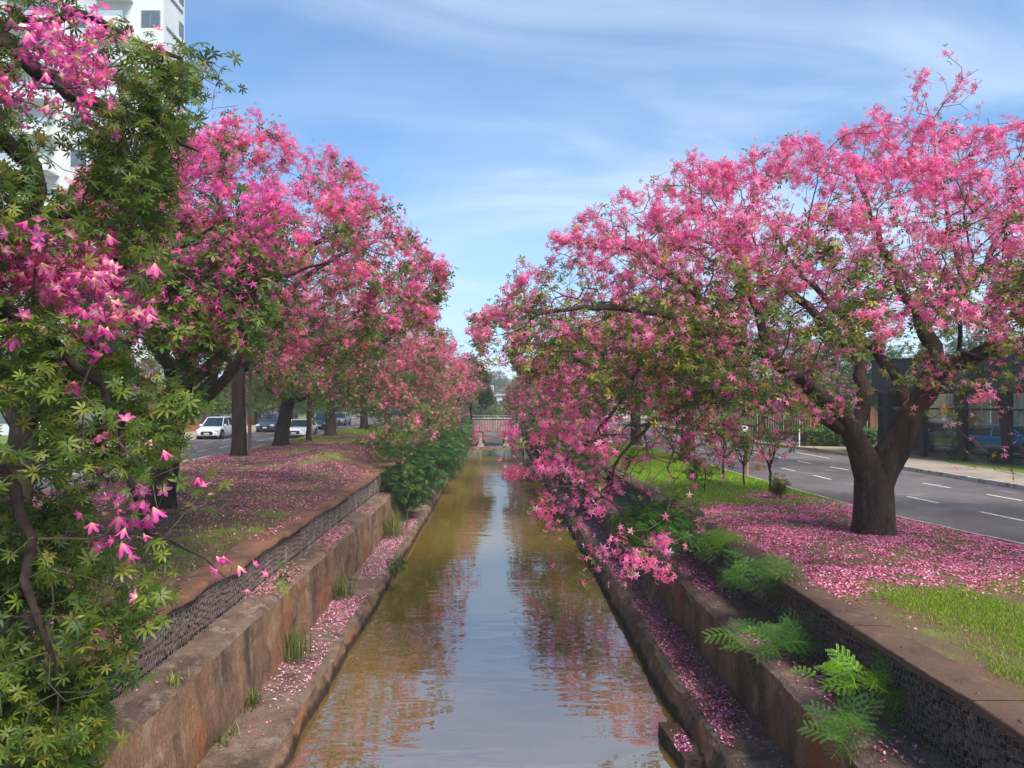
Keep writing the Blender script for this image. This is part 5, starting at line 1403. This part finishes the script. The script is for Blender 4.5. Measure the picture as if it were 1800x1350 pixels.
# ------------------------------------------------------------------ left street: wall, fence, house, cycad, pole
e = empty('garden_wall', (-27.6, 60, 0), 0, 'red brick garden wall with grey slat panels across the left road', 'wall')
y = -12.0
while y < 42:
    MB().box(-.15, .15, y, y + .35, 0, 2.5).build('brick_pillar', M_BRICK, e)
    MB().box(-.08, .08, y + .352, y + 3.598, 0, .95).build('brick_panel', M_BRICK, e)
    for k in range(6): MB().box(-.04, .04, y + .352, y + 3.598, 1.0 + k * .22, 1.0 + k * .22 + .17).build('slat', M_GREYF, e)
    y += 3.6
e = empty('house', (-42, 60, 0), 0, 'pale single storey house glimpsed through the leaves at the far left', 'house')
MB().box(-7, 5, 0, 9, 0, 3.0).build('wall', M_WHITE, e)
MB().prism([(-7.5, 3.0), (5.5, 3.0), (-1, 4.7)], -.4, 9.4).build('roof', M_BRICK, e)
MB().box(-4.5, -3.2, -.06, .02, 1.0, 2.2).build('window', M_SLATE, e); MB().box(1.5, 3.0, -.06, .02, 1.0, 2.2).build('window', M_SLATE, e); MB().box(-1.2, -.2, -.06, .02, 0, 2.1).build('door', M_GREYF, e)
# cycad
e = empty('cycad', (-26.2, 68.5, 0), 0, 'dark cycad palm with arching fronds on the left pavement beside the white parked car', 'plant')
MB().tube([(0, 0, 0), (.03, 0, .5), (0, 0, 1.0)], [.30, .27, .25], 10).build('trunk', M_BARK, e)
def cycad_frond(a, el, Lf, parent):
    m = MB(); n = 9
    pts = []
    for i in range(n):
        t = i / (n - 1)
        r_ = Lf * t * (math.cos(el) + .15 * t); z = 1.0 + Lf * (math.sin(el) * t - .75 * t * t)
        pts.append(Vector((math.cos(a) * r_, math.sin(a) * r_, z)))
    side = Vector((-math.sin(a), math.cos(a), 0))
    for i in range(n - 1):
        w_ = .20 * math.sin(math.pi * (.15 + .8 * i / n))
        for s in (-1, 1):
            for q in (0, .5):
                p0 = pts[i].lerp(pts[i + 1], q)
                m.add([p0, p0 + (pts[i + 1] - pts[i]) * .38, p0 + side * s * w_ + Vector((0, 0, -.05)) + (pts[i + 1] - pts[i]) * .5], [(0, 1, 2)])
    me_o = m.build('frond', M_CYC, parent)
M_CYC = simple('cycad_leaf', (0.02, 0.045, 0.014), .45, var=.3)
for k in range(26): cycad_frond(k * 2.4, .35 + .9 * ((k * 7) % 11) / 11, 1.35, e)
# slim pole beside the dark straight trunk
o = MB().tube([(-11.95, 35.6, -.05), (-11.9, 35.6, 5.6)], [.09, .07], 8).build('wooden_pole', M_TWIG)
tag(o, 'slim wooden pole standing close beside the dark straight trunk on the left verge', 'pole')

# ------------------------------------------------------------------ cars
def paint(name, c, metal=0.2): return simple(name, c, .28, metal, var=.03, spec=.6, coat=.6)
def make_car(name, label, group, loc, rz, mat, suv=False, hatch=True):
    e = empty(name, loc, rz, label, 'car', group)
    Lc, Wc = (4.3, 1.80), None
    H = 1.68 if suv else 1.47
    hw = .90
    belt = .98 if suv else .90
    # body: stations along x (front = +x): x, z low, z top, half width
    st = [(2.13, .32, .50, .60), (2.08, .22, .64, .76), (1.90, .18, .74, .85), (1.45, .18, belt - .08, .89), (.95, .18, belt - .01, .90), (.2, .18, belt, .90), (-.8, .18, belt + .02, .90), (-1.5, .18, belt + .03, .88), (-1.95, .22, belt, .85), (-2.10, .30, belt - .12, .76), (-2.14, .40, .72, .66)]
    V, F = [], []
    for x, z0, z1, w_ in st:
        zm = z0 + (z1 - z0) * .55
        V += [(x, -w_ * .90, z0), (x, -w_, z0 + .12), (x, -w_, zm), (x, -w_ * .97, z1 - .05), (x, -w_ * .86, z1), (x, w_ * .86, z1), (x, w_ * .97, z1 - .05), (x, w_, zm), (x, w_, z0 + .12), (x, w_ * .90, z0)]
    for i in range(len(st) - 1):
        for j in range(9): F.append((i * 10 + j, i * 10 + j + 1, (i + 1) * 10 + j + 1, (i + 1) * 10 + j))
        F.append((i * 10 + 9, i * 10, (i + 1) * 10, (i + 1) * 10 + 9))
    F.append(tuple(range(10))[::-1]); F.append(tuple(range(len(V) - 10, len(V))))
    m = MB(); m.add(V, F, True); m.build('body', mat, e, 0)
    # cabin: glass house and roof
    xa, xb, xc, xd = 1.05, .30, (-1.15 if hatch else -.95), (-1.95 if hatch else -1.65)
    zt = H - .06
    def ring(z, a, b, w_): return [(a, -w_, z), (a, w_, z), (b, w_, z), (b, -w_, z)]
    g = MB(); g.add(ring(belt - .03, xa, xd, .80) + ring(zt, xb, xc, .62), [(0, 1, 5, 4), (1, 2, 6, 5), (2, 3, 7, 6), (3, 0, 4, 7)]); g.build('windows', M_GLASSD, e)
    rf = MB(); rf.add(ring(zt - .02, xb + .06, xc - .08, .66) + ring(H - .01, xb - .10, xc + .05, .56), [(0, 1, 5, 4), (1, 2, 6, 5), (2, 3, 7, 6), (3, 0, 4, 7), (4, 5, 6, 7)], True); rf.build('roof', mat, e)
    for s in (-1, 1):
        m = MB()
        for (p, q, r_) in (((xa, .80 * s, belt - .03), (xb, .63 * s, zt), .04), ((xd, .80 * s, belt - .03), (xc, .63 * s, zt), .055), ((-.42, .805 * s, belt - .03), (-.42, .635 * s, zt), .035)):
            m.tube([p, q], r_, 5)
        m.build('pillars', mat, e)
        MB().box(.72, .92, min(.86 * s, 1.04 * s), max(.86 * s, 1.04 * s), belt - .02, belt + .14).build('mirror', mat, e, .03)
        MB().box(1.88, 2.10, min(.48 * s, .82 * s), max(.48 * s, .82 * s), .58, .73).build('headlight', M_LAMP, e, .03)
        MB().box(-2.13, -1.98, min(.52 * s, .84 * s), max(.52 * s, .84 * s), .70, .92).build('tail_light', M_TAIL, e, .02)
    MB().box(2.06, 2.15, -.45, .45, .34, .58).build('grille', M_BLACK, e, .02)
    MB().box(2.10, 2.165, -.40, .40, .59, .625).build('badge_bar', M_CHROME, e)
    MB().box(2.15, 2.17, -.20, .20, .38, .50).build('number_plate', M_PLATE, e)
    MB().box(2.0, 2.12, -.74, .74, .18, .30).build('bumper', M_BLACK, e, .03)
    wr = .33 if not suv else .36
    for x in (1.32, -1.28):
        for s in (-1, 1):
            cy_ = s * .80
            ty = MB().tube([(x, cy_ - .11, wr), (x, cy_ + .11, wr)], wr, 20).build('wheel', M_RUBBER, e)
            rim = MB().tube([(x, cy_ + s * .08, wr), (x, cy_ + s * .125, wr)], [wr * .62, wr * .58], 14); rim.build('rim', M_RIM, ty)
            arch = MB().tube([(x, cy_ - s * .06, wr), (x, cy_ + s * .104, wr)], wr + .07, 20); arch.build('wheel_arch', M_BLACK, e)
    return e
P_W = paint('white_car_paint', (.72, .73, .74), 0); P_B = paint('blue_car_paint', (.015, .22, .62), .1); P_G = paint('grey_car_paint', (.22, .24, .26), .6)
P_S = paint('silver_car_paint', (.38, .40, .42), .7); P_D = paint('dark_car_paint', (.02, .024, .03), .3); P_T = paint('dark_grey_suv_paint', (.07, .08, .09), .5)
LG = 'cars on the left road'
half = math.radians(90)
make_car('parked_car', 'dark grey car with chrome nose parked across the left road by the brick wall', LG, (-21.3, 69.5, -.12), -half + .03, P_T, True)
make_car('white_car', 'white car driving towards the camera between the dark trunks on the left road', LG, (-15.75, 59.2, -.12), -half, P_W)
make_car('parked_car', 'white car parked at the far kerb of the left road, half behind hanging blossoms', LG, (-22.0, 58, -.12), -half, P_W, True)
make_car('dark_car', 'dark car on the left road right behind the white driving one', LG, (-17.6, 75, -.12), -half, P_D, True)
make_car('silver_car', 'silver car farther down the left road at the right of the flared trunk', LG, (-18.3, 86, -.12), -half, P_S)

# ------------------------------------------------------------------ showroom across the right road
A_, B_ = Vector((21.2, 40.7, 0)), Vector((26.0, 24.5, 0))
dirv = (B_ - A_).normalized(); ang = math.atan2(dirv.y, dirv.x); Lb = (B_ - A_).length
e = empty('car_showroom', tuple(A_), ang, 'dark glass fronted car showroom with slanting black columns across the right road', 'building')
M_FASC = simple('dark_fascia', (0.035, 0.033, 0.036), .6, var=.2, vscale=1.2)
M_INT = simple('beige_interior', (.50, .40, .31), .8, var=.12)
M_CURT = simple('pale_curtain', (.80, .76, .68), .8, var=.1, vscale=2)
# local: x along the front, y = inside (away from road is +y after rotation)
D = 5.2
MB().box(-.3, Lb + .5, .0, D, .0, .30).build('floor_slab', simple('plinth_concrete', (.12, .11, .11), .7), e)
MB().box(-.3, Lb + .5, D - .2, D, .30, 3.3).build('back_wall', M_INT, e)
MB().box(-.3, -.1, .05, D - .202, .30, 3.3).build('side_wall', M_INT, e)
MB().box(-.3, Lb + .5, -.45, .1, 3.32, 5.0).build('fascia', M_FASC, e)
MB().box(-.3, Lb + .5, .12, D - .21, 3.5, 3.53).build('added_roof_glass', M_GLASS, e)  # unseen glass roof, added in place of a ceiling so daylight brightens the interior
for k in range(24):
    x0 = -.28 + k * .75
    if x0 + .7 > Lb + .5: break
    MB().box(x0, x0 + .70, -.50, -.452, 3.40, 4.92).build('fascia_panel', M_FASC, e)
MB().box(-.35, Lb + .55, -.55, -.40, 4.95, 5.10).build('roof_edge', M_BLACK, e)
MB().box(-.3, Lb + .5, -.12, -.02, .30, .40).box(-.3, Lb + .5, -.10, -.02, 2.42, 2.52).box(-.3, Lb + .5, -.12, -.02, 3.22, 3.318).build('window_frame', M_BLACK, e)
for k in range(8):
    xc_ = .55 + k * 2.27
    if xc_ > Lb + .3: break
    m = MB(); m.prism([(xc_ - .30, 3.30), (xc_ + .20, 3.30), (xc_ + .26, .02), (xc_ + .02, .02)], -.42, -.16); m.build('slanting_column', M_BLACK, e)
    x0, x1 = xc_ - 2.0, xc_ + .14
    MB().box(max(-.28, x0 - .1), x1, -.075, -.060, .41, 2.41).build('pane', M_GLASS, e)
    MB().box(max(-.28, x0 - .1), x1, -.075, -.060, 2.53, 3.215).build('pane', M_GLASS, e)
    MB().box(x1 + .005, x1 + .05, -.12, -.02, .40, 3.22).build('mullion', M_BLACK, e)
for k in range(9):
    x0 = .2 + k * 1.9
    m = MB()
    for q in range(6): m.box(x0 + q * .13, x0 + q * .13 + .10, 4.2 + .05 * (q % 2), 4.26 + .05 * (q % 2), .35, 3.25)
    m.build('curtain', M_CURT, e)
Minv = e.matrix_world
def loc2w(x, y, z):
    c, s = math.cos(ang), math.sin(ang)
    return (A_.x + c * x - s * y, A_.y + s * x + c * y, z)
make_car('showroom_car', 'blue car inside the showroom facing left behind the first slanting columns', 'cars shown behind the showroom glass', loc2w(6.4, 1.25, .30), ang + .12, P_B)
make_car('showroom_car', 'silver grey car inside the showroom right of and behind the blue one', 'cars shown behind the showroom glass', loc2w(9.4, 2.6, .30), ang + .2, P_S)
make_car('showroom_car', 'turquoise car inside the showroom at the right edge of the picture', 'cars shown behind the showroom glass', loc2w(13.2, 1.3, .30), ang + .1, paint('turquoise_paint', (.01, .30, .46), .2))
make_car('showroom_car', 'white car inside the showroom at its left end beside the big trunk', 'cars shown behind the showroom glass', loc2w(2.2, 2.0, .30), ang + .1, P_G)
# grass strip with clipped ball shrubs
V = [loc2w(-2, -.55, .006), loc2w(Lb + 3, -.55, .006), loc2w(Lb + 3, -1.5, .006), loc2w(-2, -1.5, .006)]
tag(link('grass_strip', np_mesh('grass_strip', np.array(V)[::-1], [(0, 1, 2, 3)], M_LAWN)), kind='structure')
GBp = 'clipped round shrubs before the showroom'
for px_, Yb, lab in ((1672, 36.0, 'left of the two clipped round shrubs in front of the showroom'), (1746, 34.0, 'right of the two clipped round shrubs in front of the showroom, below the hanging blossoms')):
    c = W(px_, 700, Yb); c[2] = .38
    shrub(lab, GBp, c, (.36, .36, .36), int(px_), 420, ([np.array([.04, .07, .015]), np.array([.08, .11, .02])], [1, 1]), .75, LEAF_FAR, 'round_shrub', 6, .4, .0)
# hedge, fence and sign pole
o = empty('hedge', (21.3, 46.5, 0), 0, 'trimmed bright green hedge behind the yellow kerb, left of the big trunk', 'hedge')
rh = np.random.default_rng(77); n = 5200
q = np.stack([rh.uniform(-2.0, 2.2, n), rh.uniform(-.9, .9, n), rh.random(n) ** .5 * 1.05], 1)
q[:, 1] -= q[:, 0] * .35
MB().box(-1.9, 2.1, -.1, .1, 0, .8).build('stems', M_TWIG, o)
scatter('foliage', LEAF_FAR, q, frames(n, rh.normal(0, .5, (n, 3)) + [0, -.3, .8], rh), rh.uniform(.8, 1.5, n), mixcol([np.array([.07, .17, .02]), np.array([.12, .24, .03]), GREEN_D], [2, 1, 1], n, rh), M_LEAF, o)
e = empty('fence', (20.5, 52.0, 0), 0, 'fence of brown boards between orange brick pillars behind the hedge across the right road', 'fence')
for k in range(10):
    x0 = -4.6 + k * 1.6; y0 = -x0 * .5 + 1
    MB().box(x0 - .16, x0 + .16, y0 - .16, y0 + .16, 0, 2.4).build('brick_pillar', M_BRICK, e)
    for b_ in range(8):
        xb_ = x0 + .20 + b_ * .15; yb_ = y0 - (xb_ - x0) * .5
        MB().box(xb_, xb_ + .12, yb_ - .03, yb_ + .03, .3, 2.2).build('board', simple('brown_board', (.20, .10, .07), .8) if (k == 0 and b_ == 0) else bpy.data.materials['brown_board'], e)
    MB().box(x0 + .162, x0 + 1.438, y0 - .72, y0 - .60, 0, .28).build('brick_base', M_BRICK, e)
e = empty('sign_pole', tuple(np.append(W(1405, 700, 45.5)[:2], 0)), 0, 'thin white pole with a small plate on top beside the green hedge', 'sign')
MB().tube([(0, 0, 0), (0, 0, 2.1)], .045, 8).build('pole', M_WHITE, e)
MB().box(-.38, .22, -.02, .02, 2.02, 2.18).build('plate', M_CHROME, e)
e = empty('traffic_sign', tuple(np.append(W(1308, 700, 49)[:2], 0)), 0, 'small round white traffic sign with a black mark, half hidden by blossoms', 'sign')
MB().tube([(0, 0, 0), (0, 0, 1.4)], .03, 8).build('pole', M_CHROME, e)
MB().tube([(0, -.04, 1.05), (0, -.06, 1.05)], .24, 20).build('sign_disc', M_WHITE, e)
MB().prism([(-.12, .96), (.10, .98), (.14, 1.10), (.0, 1.14), (-.10, 1.08)], -.066, -.062).build('mark', M_BLACK, e)

# ------------------------------------------------------------------ saplings and posts on the right lawn
def sapling(name, label, px_, pyb, h, seed, leaves, r0, cat='sapling', group='young saplings on the right lawn', cols=None, fork=.45, wide=.5, ls=1.0, stemn=4):
    Y_ = FPX * HC / (pyb - VPY)
    b = W(px_, pyb, Y_); rng = np.random.default_rng(seed)
    limbs = [[(b[0], b[1], -.03, r0), (b[0] + .01, b[1], h * fork, r0 * .8), (b[0] + .03, b[1], h * .8, r0 * .4)]]
    for k in range(stemn):
        a = k * 6.28 / stemn + rng.uniform(-.4, .4)
        limbs.append([(b[0], b[1], h * fork, r0 * .7), (b[0] + math.cos(a) * wide * .45, b[1] + math.sin(a) * wide * .45, h * (fork + .22), r0 * .5), (b[0] + math.cos(a) * wide * .8, b[1] + math.sin(a) * wide * .8, h * .98, .006)])
    att = np.array([b[0], b[1], h * .8]) + rng.normal(0, 1, (26, 3)) * (wide * .5, wide * .5, h * .14)
    return make_tree(name, label, group, cat, (b[0], b[1], 0.0), limbs, att, rng, 0, leaves, None, None, False, None, cols or ([GREEN_M, OLIVE, np.array([.10, .2, .02])], [2, 2, 2]), 1, ls, 0, M_BARK,
                     sk=dict(step=.15, bf=.2, rtip=.004, expo=.4, wig=.04, rise=.1, skip_trunk=h * .3, rmax=.02), spread=.09, rough=0, flare=0, tsides=7, branch_r=.012)
sapling('sapling', 'bare young sapling with upright forked twigs, tallest on the right lawn', 1353, 868, 1.75, 601, 60, .045, wide=.42)
sapling('sapling', 'thin leaning sapling left of the bare forked one on the lawn', 1307, 856, 1.9, 602, 240, .035, wide=.5, fork=.35)
sapling('sapling', 'leafy young sapling at the left back of the lawn near the wooden post', 1272, 838, 2.2, 603, 700, .06, wide=.75, fork=.3)
sapling('small_bush', 'small leafy bush with red tips at the left of the lawn', 1238, 868, .95, 604, 260, .02, 'bush', None, ([np.array([.10, .2, .02]), np.array([.3, .12, .03]), GREEN_D], [3, 1, 1]), .2, .42, .8)
sapling('small_bush', 'short green and orange bush in the lawn right of the bare sapling', 1372, 882, .55, 605, 240, .02, 'bush', None, ([np.array([.10, .2, .02]), np.array([.35, .18, .03]), GREEN_D], [3, 1, 1]), .2, .16, .8)
c = W(1313, 836, 28.5)
o = MB().tube([(c[0], c[1], -.02), (c[0] + .02, c[1], 1.15)], [.06, .055], 8).build('wooden_post', simple('reddish_post', (.30, .13, .07), .85, var=.3)); tag(o, 'short reddish wooden post at the lawn edge by the road', 'post')

#@@HAZE
# ------------------------------------------------------------------ haze
HAZE = 0.0008
m = bpy.data.materials.new('haze'); m.use_nodes = True
nt = m.node_tree; nt.nodes.clear()
o_ = nt.nodes.new('ShaderNodeOutputMaterial'); pv = nt.nodes.new('ShaderNodeVolumePrincipled')
pv.inputs['Color'].default_value = (.90, .94, .98, 1); pv.inputs['Density'].default_value = HAZE; pv.inputs['Anisotropy'].default_value = 0.1
nt.links.new(pv.outputs[0], o_.inputs['Volume'])
tag(MB().box(-520, 520, -60, 640, -5, 56).build('haze', m), kind='stuff')
